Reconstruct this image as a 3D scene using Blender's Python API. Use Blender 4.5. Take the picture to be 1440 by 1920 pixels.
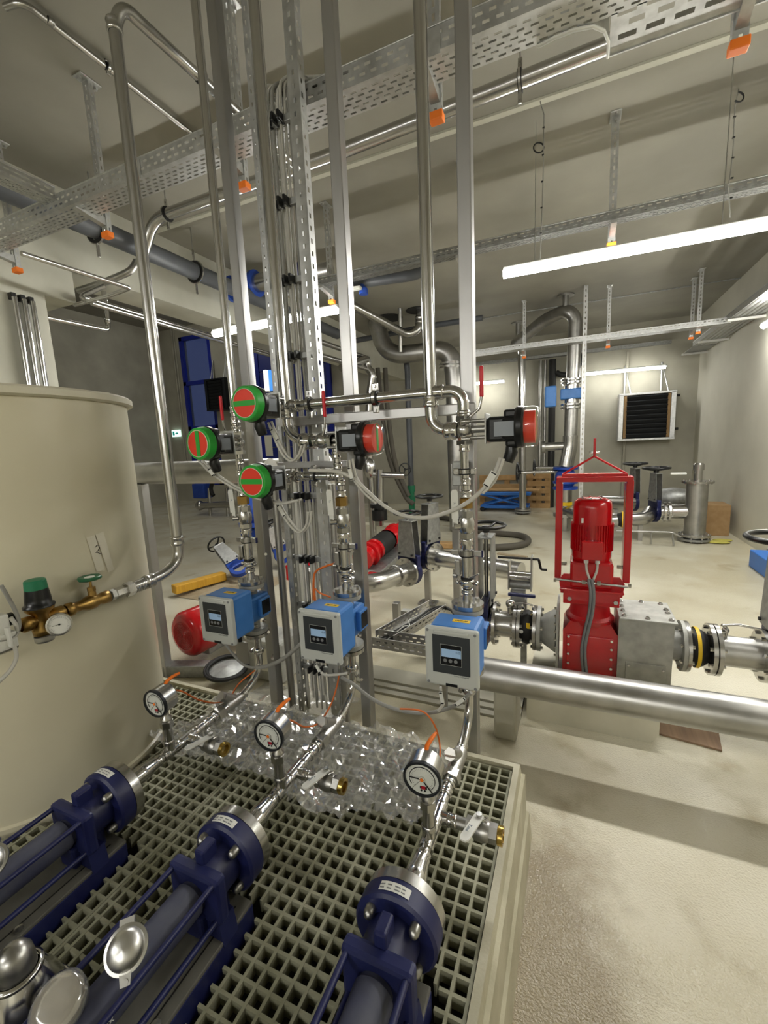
import bpy, bmesh, math, random
from mathutils import Vector, Matrix, Euler, noise
for o in list(bpy.data.objects): bpy.data.objects.remove(o)
S = bpy.context.scene
col = S.collection
random.seed(7)
PI = math.pi
# ---------------------------------------------------------------- camera
CAM = Vector((0, 0, 1.62)); FPX = 808.7
MC = [Vector((0.91622407, 0.39812715, -0.04503579)), Vector((0.02113001, -0.16025871, -0.98684886)), Vector((-0.4001087, 0.90322307, -0.15524532))]
cd = bpy.data.cameras.new('camera'); cam = bpy.data.objects.new('camera', cd); col.objects.link(cam)
cd.sensor_fit = 'VERTICAL'; cd.sensor_height = 36; cd.lens = FPX*36/1920; cd.clip_start = .02; cd.clip_end = 100
cam.matrix_world = Matrix(((MC[0].x, -MC[1].x, -MC[2].x, CAM.x), (MC[0].y, -MC[1].y, -MC[2].y, CAM.y), (MC[0].z, -MC[1].z, -MC[2].z, CAM.z), (0, 0, 0, 1)))
S.camera = cam
# ---------------------------------------------------------------- world, exposure
w = bpy.data.worlds.new('night'); S.world = w; w.use_nodes = True
w.node_tree.nodes['Background'].inputs[0].default_value = (.05, .062, .12, 1); w.node_tree.nodes['Background'].inputs[1].default_value = 1.0
S.view_settings.view_transform = 'Standard'; S.view_settings.look = 'None'; S.view_settings.gamma = 1
S.view_settings.use_curve_mapping = False; S.view_settings.exposure = 0.0
LAMP_POWER = 124.0
try: S.cycles.max_bounces = 10; S.cycles.transparent_max_bounces = 16; S.cycles.glossy_bounces = 5; S.cycles.diffuse_bounces = 6; S.cycles.caustics_reflective = False; S.cycles.caustics_refractive = False; S.cycles.sample_clamp_indirect = 6
except Exception: pass
# ---------------------------------------------------------------- pixel rays (photo measured as 1440 x 1920) to points at a known plane
def ray(u, v):
    a = (u-720)/FPX; b = (v-960)/FPX
    return MC[0]*a + MC[1]*b + MC[2]
def aty(u, v, Y): d = ray(u, v); return CAM + d*(Y/d.y)
def atx(u, v, X): d = ray(u, v); return CAM + d*(X/d.x)
def atz(u, v, Z): d = ray(u, v); return CAM + d*((Z-CAM.z)/d.z)
# ---------------------------------------------------------------- materials
def lin(c): return c/12.92 if c <= .04045 else ((c+.055)/1.055)**2.4
def rgb(h):
    h = h.lstrip('#'); return tuple(lin(int(h[i:i+2], 16)/255) for i in (0, 2, 4))
MATS = {}
def mat(name, c1, rough=.5, metal=0., c2=None, scale=6., bump=0., bscale=None, coat=0., emit=None, estr=0., stretch=None, rvar=0., spec=.5, detail=4., mid=(.35, .65), trans=0., ior=1.45, alpha=1.):
    m = bpy.data.materials.new(name); m.use_nodes = True; nt = m.node_tree; b = nt.nodes['Principled BSDF']
    c1 = rgb(c1) if isinstance(c1, str) else c1
    b.inputs['Base Color'].default_value = (*c1, 1); b.inputs['Roughness'].default_value = rough; b.inputs['Metallic'].default_value = metal
    b.inputs['Coat Weight'].default_value = coat; b.inputs['Specular IOR Level'].default_value = spec
    b.inputs['Transmission Weight'].default_value = trans; b.inputs['IOR'].default_value = ior; b.inputs['Alpha'].default_value = alpha
    if emit:
        b.inputs['Emission Color'].default_value = (*(rgb(emit) if isinstance(emit, str) else emit), 1); b.inputs['Emission Strength'].default_value = estr
    if c2 or bump or rvar:
        tc = nt.nodes.new('ShaderNodeTexCoord'); vec = tc.outputs['Object']
        if stretch:
            mp = nt.nodes.new('ShaderNodeMapping'); mp.inputs['Scale'].default_value = stretch; nt.links.new(vec, mp.inputs[0]); vec = mp.outputs[0]
        n = nt.nodes.new('ShaderNodeTexNoise'); n.inputs['Scale'].default_value = scale; n.inputs['Detail'].default_value = detail; nt.links.new(vec, n.inputs['Vector'])
        if c2:
            r = nt.nodes.new('ShaderNodeValToRGB'); c2 = rgb(c2) if isinstance(c2, str) else c2
            r.color_ramp.elements[0].position = mid[0]; r.color_ramp.elements[1].position = mid[1]
            r.color_ramp.elements[0].color = (*c1, 1); r.color_ramp.elements[1].color = (*c2, 1)
            nt.links.new(n.outputs[0], r.inputs[0]); nt.links.new(r.outputs[0], b.inputs['Base Color'])
        if rvar:
            mr = nt.nodes.new('ShaderNodeMapRange'); mr.inputs[3].default_value = max(.02, rough-rvar); mr.inputs[4].default_value = rough+rvar
            nt.links.new(n.outputs[0], mr.inputs[0]); nt.links.new(mr.outputs[0], b.inputs['Roughness'])
        if bump:
            n2 = nt.nodes.new('ShaderNodeTexNoise'); n2.inputs['Scale'].default_value = bscale or scale*4; n2.inputs['Detail'].default_value = 3
            nt.links.new(vec, n2.inputs['Vector'])
            bp = nt.nodes.new('ShaderNodeBump'); bp.inputs['Strength'].default_value = bump; bp.inputs['Distance'].default_value = .004
            nt.links.new(n2.outputs[0], bp.inputs['Height']); nt.links.new(bp.outputs[0], b.inputs['Normal'])
    MATS[name] = m; return m
M = MATS
mat('concrete_wall', '#959284', .75, c2='#a8a596', scale=1.3, bump=.15, bscale=30, detail=8)
mat('concrete_ceiling', '#87847a', .7, c2='#99968a', scale=.9, bump=.12, bscale=22, detail=8)
mat('concrete_pillar', '#bcbbad', .75, c2='#cbcabc', scale=2.5, bump=.15, bscale=30, detail=8)
mat('concrete_wall_lit', '#c8c5b6', .75, c2='#d3d0c1', scale=1.3, bump=.15, bscale=30, detail=8)  # wall concrete made lighter for the right wall, lamp brightness put into the colour
mat('plinth', '#b6b2a0', .6, c2='#c6c2b0', scale=4, bump=.1)
mat('tank_plastic', '#ccc5ac', .3, c2='#d2ccb4', scale=2, bump=.05, bscale=9, detail=6)
mat('tank_rim', '#cfcab6', .4)
mat('grp', '#bdb8a2', .5, c2='#a8a38c', scale=8, bump=.2, bscale=120)
mat('grating', '#a3a28c', .6, c2='#7f7e66', scale=5, bump=.3, bscale=150)
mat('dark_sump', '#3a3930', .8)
mat('steel', '#bcbbb8', .24, 1., scale=9, rvar=.05)
mat('steel_bright', '#cbcac8', .15, 1., rvar=.05, scale=20)
mat('steel_dull', '#a2a19d', .36, 1., c2='#b8b7b3', scale=7, rvar=.1, bump=.08, bscale=40)
mat('post_steel', '#a3a2a0', .36, 1., c2='#b5b4b2', scale=5, rvar=.08, stretch=(1, 1, .15))
mat('galvanised', '#b4b5b3', .42, .85, c2='#c7c8c6', scale=25, rvar=.08)
mat('galv_dark', '#8d8e8c', .5, .8, c2='#a2a3a0', scale=25)
mat('cast_grey', '#9a9a94', .5, .3, c2='#b0b0aa', scale=14, bump=.15)
mat('navy', '#171b47', .42, c2='#1e2450', scale=9, bump=.08)
mat('base_dusty', '#4b4a44', .7, c2='#66645c', scale=6, bump=.2)
mat('navy_dusty', '#2a2d48', .6, c2='#555763', scale=7, bump=.15, mid=(.4, .75))
mat('blue_valve', '#1f3f95', .35, c2='#27499f', scale=10)
mat('blue_paint', '#1a2c86', .4)
mat('instrument_blue', '#3d78c0', .4, c2='#4580c8', scale=14)
mat('instrument_grey', '#b9bcb8', .45)
mat('dark_panel', '#34383b', .4)
mat('black_panel', '#15171a', .25)
mat('lcd', '#8fa9c4', .2, emit='#7f9bb8', estr=.25)
mat('lcd_ink', '#33485c', .4)
mat('red_gloss', '#c01119', .22, coat=.4, c2='#b10d15', scale=5)
mat('red_dusty', '#b5141b', .4, c2='#a35a55', scale=9, mid=(.55, .85))
mat('red_grip', '#c81522', .35)
mat('indicator_red', '#e0402c', .35)
mat('indicator_green', '#2ea13a', .35)
mat('black_plastic', '#141516', .3)
mat('black_rubber', '#191918', .6, bump=.2, scale=30)
mat('grey_plastic', '#77797b', .4)
mat('pvc_dark', '#4b4e52', .45, c2='#54575b', scale=5)
mat('sign_grey', '#8a9098', .35)
mat('white_plastic', '#dcdcd6', .4)
mat('white_cable', '#c4c2ba', .45)
mat('grey_cable', '#8f8e88', .5)
mat('orange', '#e8741e', .45)
mat('orange_cable', '#d9702f', .5)
mat('orange_cap', '#ff8428', .5)
mat('brass', '#b39358', .35, 1., c2='#9a7b44', scale=15, rvar=.08)
mat('brass_bright', '#c9aa5c', .25, 1.)
mat('green_knob', '#1c7350', .45)
mat('green_wheel', '#1f5a3a', .4)
mat('aluminium', '#d6d6d4', .34, 1., bump=.05, scale=40)
mat('dial', '#e2e2dc', .4)
mat('ink', '#101010', .6)
mat('red_ink', '#b3122a', .5)
mat('paper', '#dcd8c8', .7)
mat('tape', '#ddd8c6', .75, bump=.2, scale=60)
mat('yellow', '#e0b81e', .45)
mat('glove_yellow', '#a8a04a', .8)
mat('yellow_wood', '#c99a30', .6, c2='#b88a28', scale=6, stretch=(1, 8, 1))
mat('wood', '#9a7a4e', .7, c2='#b08e60', scale=7, stretch=(1, 9, 1))
mat('cardboard', '#8a6d48', .8, c2='#967a54', scale=10)
mat('cardboard_floor', '#7b6450', .8, c2='#8d745c', scale=40, stretch=(1, .05, 1))
mat('hose', '#4a463d', .7, bump=.3, scale=60)
mat('fin_black', '#1d2024', .4, .3)
mat('crumple_paper', '#a0937a', .8, c2='#8c7d62', scale=8, bump=.3)
mat('window_frame', '#16268a', .4)
mat('exit_sign', '#d8efe8', .4, emit='#cfeee6', estr=1.6)
mat('exit_ink', '#1c8f86', .4, emit='#1c8f86', estr=.5)
mat('lamp_diffuser', '#ffffff', .4, emit=(1., .985, .935), estr=LAMP_POWER)
mat('lamp_diffuser_soft', '#ffffff', .4, emit=(1., .985, .935), estr=LAMP_POWER*.42)
mat('lamp_body', '#c9c9c4', .5)
mat('door_blue', '#1c2a78', .45)
mat('box_blue', '#2f6ec0', .4)
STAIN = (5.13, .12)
def schlick(nt, f0, normal=None, gain=1.):
    # reflectance that is the same from either side of a thin sheet
    lw = nt.nodes.new('ShaderNodeLayerWeight'); lw.inputs['Blend'].default_value = .5; p = nt.nodes.new('ShaderNodeMath'); p.operation = 'POWER'; p.inputs[1].default_value = 4.5
    nt.links.new(lw.outputs['Facing'], p.inputs[0]); q = nt.nodes.new('ShaderNodeMath'); q.operation = 'MULTIPLY_ADD'; q.inputs[1].default_value = (1-f0)*gain; q.inputs[2].default_value = f0; q.use_clamp = True; nt.links.new(p.outputs[0], q.inputs[0])
    if normal is not None: nt.links.new(normal, lw.inputs['Normal'])
    return q.outputs[0]
def special():
    # floor: light beige epoxy with a fine orange-peel gloss, dirt blotches
    m = mat('floor_epoxy', '#c9c2a8', .21); nt = m.node_tree; b = nt.nodes['Principled BSDF']; N = nt.nodes.new; L = nt.links.new
    tc = N('ShaderNodeTexCoord')
    def nz(sc, det=4):
        n = N('ShaderNodeTexNoise'); n.inputs['Scale'].default_value = sc; n.inputs['Detail'].default_value = det; L(tc.outputs['Object'], n.inputs['Vector']); return n
    a = nz(1.1, 6); r = N('ShaderNodeValToRGB'); L(a.outputs[0], r.inputs[0])
    r.color_ramp.elements[0].position = .36; r.color_ramp.elements[0].color = (*rgb('#b5ae96'), 1); r.color_ramp.elements[1].position = .6; r.color_ramp.elements[1].color = (*rgb('#c9c4b0'), 1)
    d = nz(3.3, 8); r2 = N('ShaderNodeValToRGB'); L(d.outputs[0], r2.inputs[0])
    r2.color_ramp.elements[0].position = .60; r2.color_ramp.elements[0].color = (0, 0, 0, 1); r2.color_ramp.elements[1].position = .76; r2.color_ramp.elements[1].color = (.6, .6, .6, 1)
    mx = N('ShaderNodeMixRGB'); L(r2.outputs[0], mx.inputs[0]); L(r.outputs[0], mx.inputs[1]); mx.inputs[2].default_value = (*rgb('#8d8060'), 1)
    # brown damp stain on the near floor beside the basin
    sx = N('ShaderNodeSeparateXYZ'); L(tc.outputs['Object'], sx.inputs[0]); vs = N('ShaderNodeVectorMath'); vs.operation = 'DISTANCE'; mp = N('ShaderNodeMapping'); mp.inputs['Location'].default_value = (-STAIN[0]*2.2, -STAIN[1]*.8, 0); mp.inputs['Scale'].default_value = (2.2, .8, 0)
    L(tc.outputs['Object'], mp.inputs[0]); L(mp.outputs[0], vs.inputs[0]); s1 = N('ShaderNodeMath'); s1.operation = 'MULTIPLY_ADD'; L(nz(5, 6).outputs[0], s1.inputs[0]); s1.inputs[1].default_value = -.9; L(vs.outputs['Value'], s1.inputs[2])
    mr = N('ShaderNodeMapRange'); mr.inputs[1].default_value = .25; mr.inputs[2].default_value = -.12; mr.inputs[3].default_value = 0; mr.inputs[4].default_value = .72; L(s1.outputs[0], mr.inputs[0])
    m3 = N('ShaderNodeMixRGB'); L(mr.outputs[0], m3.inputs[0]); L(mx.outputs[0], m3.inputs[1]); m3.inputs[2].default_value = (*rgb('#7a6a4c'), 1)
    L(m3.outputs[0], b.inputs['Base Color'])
    g = nz(125, 2); bp = N('ShaderNodeBump'); bp.inputs['Strength'].default_value = .75; bp.inputs['Distance'].default_value = .004
    L(g.outputs[0], bp.inputs['Height']); L(bp.outputs[0], b.inputs['Normal'])
    # clear plastic film
    m = mat('plastic_film', '#ffffff', .1); nt = m.node_tree; N = nt.nodes.new; L = nt.links.new; out = nt.nodes['Material Output']
    tr = N('ShaderNodeBsdfTransparent'); tr.inputs[0].default_value = (.93, .93, .92, 1); gl = N('ShaderNodeBsdfGlossy'); gl.inputs['Roughness'].default_value = .12
    gl.inputs['Color'].default_value = (1, 1, 1, 1); df = N('ShaderNodeBsdfDiffuse'); df.inputs['Color'].default_value = (.8, .8, .78, 1)
    tc = N('ShaderNodeTexCoord')
    n = N('ShaderNodeTexNoise'); n.inputs['Scale'].default_value = 13; n.inputs['Detail'].default_value = 2; mp = N('ShaderNodeMapping'); mp.inputs['Scale'].default_value = (.6, 2.2, 1); mp.inputs['Rotation'].default_value = (0, 0, .9); L(tc.outputs['Object'], mp.inputs[0]); L(mp.outputs[0], n.inputs['Vector'])
    bp = N('ShaderNodeBump'); bp.inputs['Strength'].default_value = .35; bp.inputs['Distance'].default_value = .01; L(n.outputs[0], bp.inputs['Height'])
    L(bp.outputs[0], gl.inputs['Normal']); fr = schlick(nt, .26, bp.outputs[0])
    m0 = N('ShaderNodeMixShader'); m0.inputs[0].default_value = .26; L(tr.outputs[0], m0.inputs[1]); L(df.outputs[0], m0.inputs[2])
    m1 = N('ShaderNodeMixShader'); L(fr, m1.inputs[0]); L(m0.outputs[0], m1.inputs[1]); L(gl.outputs[0], m1.inputs[2]); L(m1.outputs[0], out.inputs['Surface'])
    # clear cover
    for nm, tint, ior in (('clear_cover', (.95, .96, .95, 1), 1.45), ('window_glass', (.75, .8, .9, 1), 1.5)):
        m = mat(nm, '#ffffff', .05); nt = m.node_tree; N = nt.nodes.new; L = nt.links.new; out = nt.nodes['Material Output']
        tr = N('ShaderNodeBsdfTransparent'); tr.inputs[0].default_value = tint; gl = N('ShaderNodeBsdfGlossy'); gl.inputs['Roughness'].default_value = .04
        fr = schlick(nt, .05)
        m1 = N('ShaderNodeMixShader'); L(fr, m1.inputs[0]); L(tr.outputs[0], m1.inputs[1]); L(gl.outputs[0], m1.inputs[2]); L(m1.outputs[0], out.inputs['Surface'])
special()
# ---------------------------------------------------------------- mesh builder
def frame(ax):
    ax = Vector(ax).normalized(); u = ax.orthogonal().normalized(); return ax, u, ax.cross(u)
def circ(c, u, v, r, n, a0=0.): return [c + u*(r*math.cos(a0+2*PI*i/n)) + v*(r*math.sin(a0+2*PI*i/n)) for i in range(n)]
class MB:
    def __init__(s): s.v = []; s.f = []; s.sm = []; s.mi = []; s.m = 0
    def add(s, vs, fs, smooth=False):
        o = len(s.v); s.v += [Vector(p) for p in vs]
        for f in fs: s.f.append([o+i for i in f]); s.sm.append(smooth); s.mi.append(s.m)
        return s
    def box(s, c, d, R=None):
        c = Vector(c); x, y, z = d[0]/2, d[1]/2, d[2]/2
        P = [Vector((a, b, e)) for e in (-z, z) for b in (-y, y) for a in (-x, x)]
        if R is not None: P = [R @ p for p in P]
        return s.add([c+p for p in P], [(0, 2, 3, 1), (4, 5, 7, 6), (0, 1, 5, 4), (2, 6, 7, 3), (0, 4, 6, 2), (1, 3, 7, 5)])
    def b2(s, lo, hi): return s.box([(a+b)/2 for a, b in zip(lo, hi)], [abs(b-a) for a, b in zip(lo, hi)])
    def rbox(s, c, d, r=.005, seg=2, R=None):
        bm = bmesh.new(); bmesh.ops.create_cube(bm, size=1); bmesh.ops.scale(bm, vec=d, verts=bm.verts)
        r = min(r, min(d)*.49); bmesh.ops.bevel(bm, geom=bm.edges[:], offset=r, segments=seg, profile=.5, affect='EDGES')
        bm.verts.ensure_lookup_table(); P = [v.co.copy() for v in bm.verts]
        if R is not None: P = [R @ p for p in P]
        s.add([Vector(c)+p for p in P], [[v.index for v in f.verts] for f in bm.faces]); bm.free(); return s
    def cyl(s, p0, p1, r0, r1=None, n=16, caps=True):
        p0 = Vector(p0); p1 = Vector(p1); r1 = r0 if r1 is None else r1
        ax, u, v = frame(p1-p0); A = circ(p0, u, v, r0, n); B = circ(p1, u, v, r1, n)
        s.add(A+B, [(i, (i+1) % n, n+(i+1) % n, n+i) for i in range(n)], True)
        if caps: s.add(A, [list(range(n))[::-1]]); s.add(B, [list(range(n))])
        return s
    def hexa(s, p0, p1, r):
        p0 = Vector(p0); p1 = Vector(p1); ax, u, v = frame(p1-p0); A = circ(p0, u, v, r, 6); B = circ(p1, u, v, r, 6)
        return s.add(A+B, [(i, (i+1) % 6, 6+(i+1) % 6, 6+i) for i in range(6)] + [list(range(6))[::-1], [6+i for i in range(6)]])
    def tube(s, pts, r, bend=0., n=12, caps=True, seg=6):
        pts = [Vector(p) for p in pts]
        if bend > 0 and len(pts) > 2:
            out = [pts[0]]
            for i in range(1, len(pts)-1):
                a, b, c = pts[i-1], pts[i], pts[i+1]; d1 = (a-b); d2 = (c-b); l = min(bend, d1.length*.49, d2.length*.49)
                q0 = b+d1.normalized()*l; q2 = b+d2.normalized()*l
                for k in range(seg+1):
                    t = k/seg; out.append(q0*(1-t)**2 + b*(2*t*(1-t)) + q2*t*t) if False else out.append(arc(q0, b, q2, t))
            out.append(pts[-1]); pts = out
        q = [pts[0]]
        for p in pts[1:]:
            if (p-q[-1]).length > 1e-5: q.append(p)
        pts = q; rings = []; ax, u, v = frame(pts[1]-pts[0]); prev = ax
        for i, p in enumerate(pts):
            t = (pts[1]-pts[0]) if i == 0 else (pts[-1]-pts[-2]) if i == len(pts)-1 else ((pts[i+1]-p).normalized()+(p-pts[i-1]).normalized())
            t = t.normalized(); rot = prev.rotation_difference(t); u = (rot @ u); u = (u-t*u.dot(t)).normalized(); v = t.cross(u); prev = t
            rr = r(i/(len(pts)-1)) if callable(r) else r
            rings.append(circ(p, u, v, rr, n))
        vs = [p for R in rings for p in R]
        s.add(vs, [(k*n+i, k*n+(i+1) % n, (k+1)*n+(i+1) % n, (k+1)*n+i) for k in range(len(rings)-1) for i in range(n)], True)
        if caps: s.add(rings[0], [list(range(n))[::-1]]); s.add(rings[-1], [list(range(n))])
        return s
    def lathe(s, o, ax, prof, n=24, smooth=False, closed=False):
        # prof: (radius, distance along axis); sharp between segments unless smooth
        o = Vector(o); ax, u, v = frame(ax); rings = [circ(o+ax*t, u, v, max(r, 1e-5), n) for r, t in prof]
        if smooth:
            s.add([p for R in rings for p in R], [(k*n+i, k*n+(i+1) % n, (k+1)*n+(i+1) % n, (k+1)*n+i) for k in range(len(rings)-1) for i in range(n)], True)
        else:
            for k in range(len(rings)-1):
                s.add(rings[k]+rings[k+1], [(i, (i+1) % n, n+(i+1) % n, n+i) for i in range(n)], abs(prof[k][1]-prof[k+1][1]) > 1e-6)
        return s
    def sphere(s, c, r, n=14, m=8, sc=(1, 1, 1), R=None):
        c = Vector(c); vs = []
        for j in range(m+1):
            a = PI*j/m
            for i in range(n):
                p = Vector((r*sc[0]*math.sin(a)*math.cos(2*PI*i/n), r*sc[1]*math.sin(a)*math.sin(2*PI*i/n), r*sc[2]*math.cos(a)))
                vs.append(c+(R @ p if R is not None else p))
        return s.add(vs, [(j*n+i, j*n+(i+1) % n, (j+1)*n+(i+1) % n, (j+1)*n+i)[::-1] for j in range(m) for i in range(n)], True)
    def torus(s, c, ax, R, r, n=28, m=8, a0=0., a1=2*PI):
        c = Vector(c); ax, u, v = frame(ax); full = abs(a1-a0-2*PI) < 1e-6; k = n if full else n+1; vs = []
        for i in range(k):
            a = a0+(a1-a0)*i/n; d = u*math.cos(a)+v*math.sin(a)
            for j in range(m):
                b = 2*PI*j/m; vs.append(c+d*(R+r*math.cos(b))+ax*(r*math.sin(b)))
        return s.add(vs, [(i*m+j, ((i+1) % k)*m+j, ((i+1) % k)*m+(j+1) % m, i*m+(j+1) % m) for i in range(n) for j in range(m)], True)
    def prism(s, poly, o, eu, ev, en, d):
        # poly in (u,v), extruded along en by d
        o = Vector(o); eu = Vector(eu); ev = Vector(ev); en = Vector(en); n = len(poly)
        A = [o+eu*a+ev*b for a, b in poly]; B = [p+en*d for p in A]
        s.add(A, [list(range(n))[::-1]]); s.add(B, [list(range(n))])
        for i in range(n): j = (i+1) % n; s.add([A[i], A[j], B[j], B[i]], [(0, 1, 2, 3)])
        return s
    def perf(s, o, eu, ev, L, rows):
        # sheet with slots: rows of (v0, v1, pitch, slot, phase) ; pitch 0 = solid row
        o = Vector(o); eu = Vector(eu); ev = Vector(ev)
        def q(u0, u1, v0, v1): s.add([o+eu*u0+ev*v0, o+eu*u1+ev*v0, o+eu*u1+ev*v1, o+eu*u0+ev*v1], [(0, 1, 2, 3)])
        for v0, v1, pitch, slot, ph in rows:
            if not pitch: q(0, L, v0, v1); continue
            u = 0.; x = ph
            while x < L:
                if x > u: q(u, x, v0, v1)
                u = min(x+slot, L); x += pitch
            if u < L: q(u, L, v0, v1)
        return s
    def build(s, name, mats, parent=None, world=False):
        me = bpy.data.meshes.new(name); mats = mats if isinstance(mats, (list, tuple)) else [mats]
        vs = s.v; o = bpy.data.objects.new(name, me); loc = None
        if parent is not None:
            if world: inv = WM[parent].inverted(); vs = [inv @ p for p in vs]
            o.parent = parent; WM[o] = WM[parent]
        else:
            lo = [min(p[i] for p in vs) for i in range(3)]; hi = [max(p[i] for p in vs) for i in range(3)]
            c = Vector(((lo[0]+hi[0])/2, (lo[1]+hi[1])/2, lo[2])); vs = [p-c for p in vs]; o.location = c; WM[o] = Matrix.Translation(c)
        me.from_pydata([tuple(p) for p in vs], [], s.f)
        for m in mats: me.materials.append(M[m] if isinstance(m, str) else m)
        me.polygons.foreach_set('use_smooth', s.sm); me.polygons.foreach_set('material_index', s.mi); me.update()
        col.objects.link(o); return o
def arc(q0, b, q2, t):
    # circular-ish corner
    d1 = (q0-b); d2 = (q2-b); w = math.cos((PI-d1.angle(d2))/2)
    B0 = (1-t)**2; B1 = 2*w*t*(1-t); B2 = t*t; return (q0*B0+b*B1+q2*B2)/(B0+B1+B2)
WM = {}
def tag(o, label=None, cat=None, group=None, kind=None):
    if label: o['label'] = label
    if cat: o['category'] = cat
    if group: o['group'] = group
    if kind: o['kind'] = kind
    return o
def thing(name, label, cat, loc=(0, 0, 0), rot=None, group=None):
    o = bpy.data.objects.new(name, None); o.empty_display_size = .05; col.objects.link(o)
    R = rot if rot is not None else Matrix.Identity(3)
    m = Matrix.Translation(Vector(loc)) @ R.to_4x4(); o.matrix_world = m; o.rotation_euler = R.to_euler(); o.location = loc; WM[o] = m
    return tag(o, label, cat, group)
def copy_tree(o, loc, label, rot=None, group=None):
    kids = {}
    for k in col.objects:
        if k.parent: kids.setdefault(k.parent, []).append(k)
    def rec(a, par):
        c = a.copy(); col.objects.link(c); c.parent = par
        for k in kids.get(a, []): rec(k, c)
        return c
    r = rec(o, None); r.location = loc
    if rot is not None: r.rotation_euler = rot.to_euler()
    WM[r] = Matrix.Translation(Vector(loc)) @ (rot.to_4x4() if rot is not None else r.rotation_euler.to_matrix().to_4x4())
    r['label'] = label
    if group: r['group'] = group
    return r
def axes(x, y, z): return Matrix((x, y, z)).transposed()
def zto(d, up=(0, 0, 1)):
    # rotation taking local +Z to d, local +Y as close to up as possible
    z = Vector(d).normalized(); y = Vector(up); y = (y-z*y.dot(z)).normalized(); return axes(y.cross(z), y, z)
def textmesh(txt, size, name, m, parent, o, eu, ev, world=False, depth=.0004, align='CENTER'):
    c = bpy.data.curves.new('t', 'FONT'); c.body = txt; c.size = size; c.align_x = align; c.align_y = 'CENTER'; c.extrude = depth; c.resolution_u = 2
    t = bpy.data.objects.new('t', c); col.objects.link(t); dg = bpy.context.evaluated_depsgraph_get(); me = bpy.data.meshes.new_from_object(t.evaluated_get(dg))
    bpy.data.objects.remove(t); eu = Vector(eu).normalized(); ev = Vector(ev).normalized(); en = eu.cross(ev); o = Vector(o)
    b = MB(); b.add([o+eu*v.co.x+ev*v.co.y+en*v.co.z for v in me.vertices], [list(p.vertices) for p in me.polygons]); bpy.data.meshes.remove(me)
    return b.build(name, m, parent, world)
# ================================================================ STRUCTURE
NZ = 0.; CZ = 3.87; BY = 10.8; RX = 2.27; LX = -12.6; FY = -9.0; HZ = 5.6; BX = -4.0
def struct(name, b, m, parent=None): return tag(b.build(name, m, parent, True), kind='structure' if parent is None else None)
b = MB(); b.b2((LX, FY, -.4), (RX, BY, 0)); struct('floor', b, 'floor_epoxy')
b = MB(); b.b2((BX-.4, FY, CZ), (RX, BY, CZ+.3)); b.b2((LX, FY, HZ), (BX-.4, BY, HZ+.3)); ceil = struct('ceiling', b, 'concrete_ceiling')
b = MB(); b.b2((RX, FY, -.4), (RX+.3, BY, HZ)); struct('wall_right', b, 'concrete_wall_lit')
b = MB(); b.b2((LX-.3, FY, -.4), (LX, BY, HZ)); struct('wall_left', b, 'concrete_wall')
b = MB(); b.b2((LX, FY-.3, -.4), (RX, FY, HZ)); struct('wall_front', b, 'concrete_wall')
# back wall with the window opening
WX0, WX1, WZ0, WZ1 = -11.75, -10.45, .55, 5.3
b = MB(); b.b2((LX, BY, -.4), (WX0, BY+.3, HZ)); b.b2((WX1, BY, -.4), (RX, BY+.3, HZ)); b.b2((WX0, BY, WZ1), (WX1, BY+.3, HZ)); b.b2((WX0, BY, -.4), (WX1, BY+.3, WZ0)); struct('wall_back', b, 'concrete_wall')
wf = thing('window_1', None, None, ((WX0+WX1)/2, BY, WZ0)); tag(wf, kind='structure')
b = MB()
for x in (WX0+.06, WX1-.06): b.box((x, BY+.05, (WZ0+WZ1)/2), (.12, .1, WZ1-WZ0))
b.build('window_frame', 'window_frame', wf, True)
zs = [WZ0+.05, 1.35, 2.35, 3.9, WZ1-.06]; zs = [WZ0+.05, 1.0, 2.42, 3.85, WZ1-.06]
for z in zs: MB().box(((WX0+WX1)/2, BY+.05, z), (WX1-WX0, .1, .12)).build('window_bar', 'window_frame', wf, True)
for z0, z1 in zip(zs[:-1], zs[1:]): MB().box(((WX0+WX1)/2, BY+.08, (z0+z1)/2), (WX1-WX0-.2, .012, z1-z0-.1)).build('pane', 'window_glass', wf, True)
# beam along the left with the concrete pillar
b = MB(); b.b2((BX-.4, FY, 3.22), (BX, BY, CZ)); b.b2((BX-.4, FY, 2.95), (BX, 2.62, 3.22)); struct('trim_1', b, 'concrete_pillar')
b = MB(); b.b2((BX-.45, .6, -.1), (BX, 2.37, 2.95)); struct('wall_pillar', b, 'concrete_pillar')
b = MB(); b.b2((BX-.4, 3.7, CZ), (BX-.35, BY, HZ)); struct('wall_upper', b, 'concrete_wall')
# joint strips in the ceiling
for i, (y, m_) in enumerate(((3.5, 'concrete_pillar'), (8.63, 'galv_dark'))):
    b = MB(); b.box(((BX+RX)/2, y, CZ-.008), (RX-BX, .02 if i else .05, .016)); struct('trim_%d' % (i+2), b, m_)
# blue sectional door in the back wall
dr = thing('door_1', None, None, (-7.45, BY, 0)); tag(dr, kind='structure')
for k in range(8): MB().rbox((-7.45, BY-.03, .28+k*.555), (2.3, .06, .54), .015).build('door_panel', 'door_blue', dr, True)
for x in (-8.66, -6.24): MB().box((x, BY-.04, 2.25), (.12, .08, 4.5)).build('door_rail', 'window_frame', dr, True)
MB().box(aty(498, 836, BY-.066), (.5, .01, .62)).build('notice_sheet', 'paper', dr, True)
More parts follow.
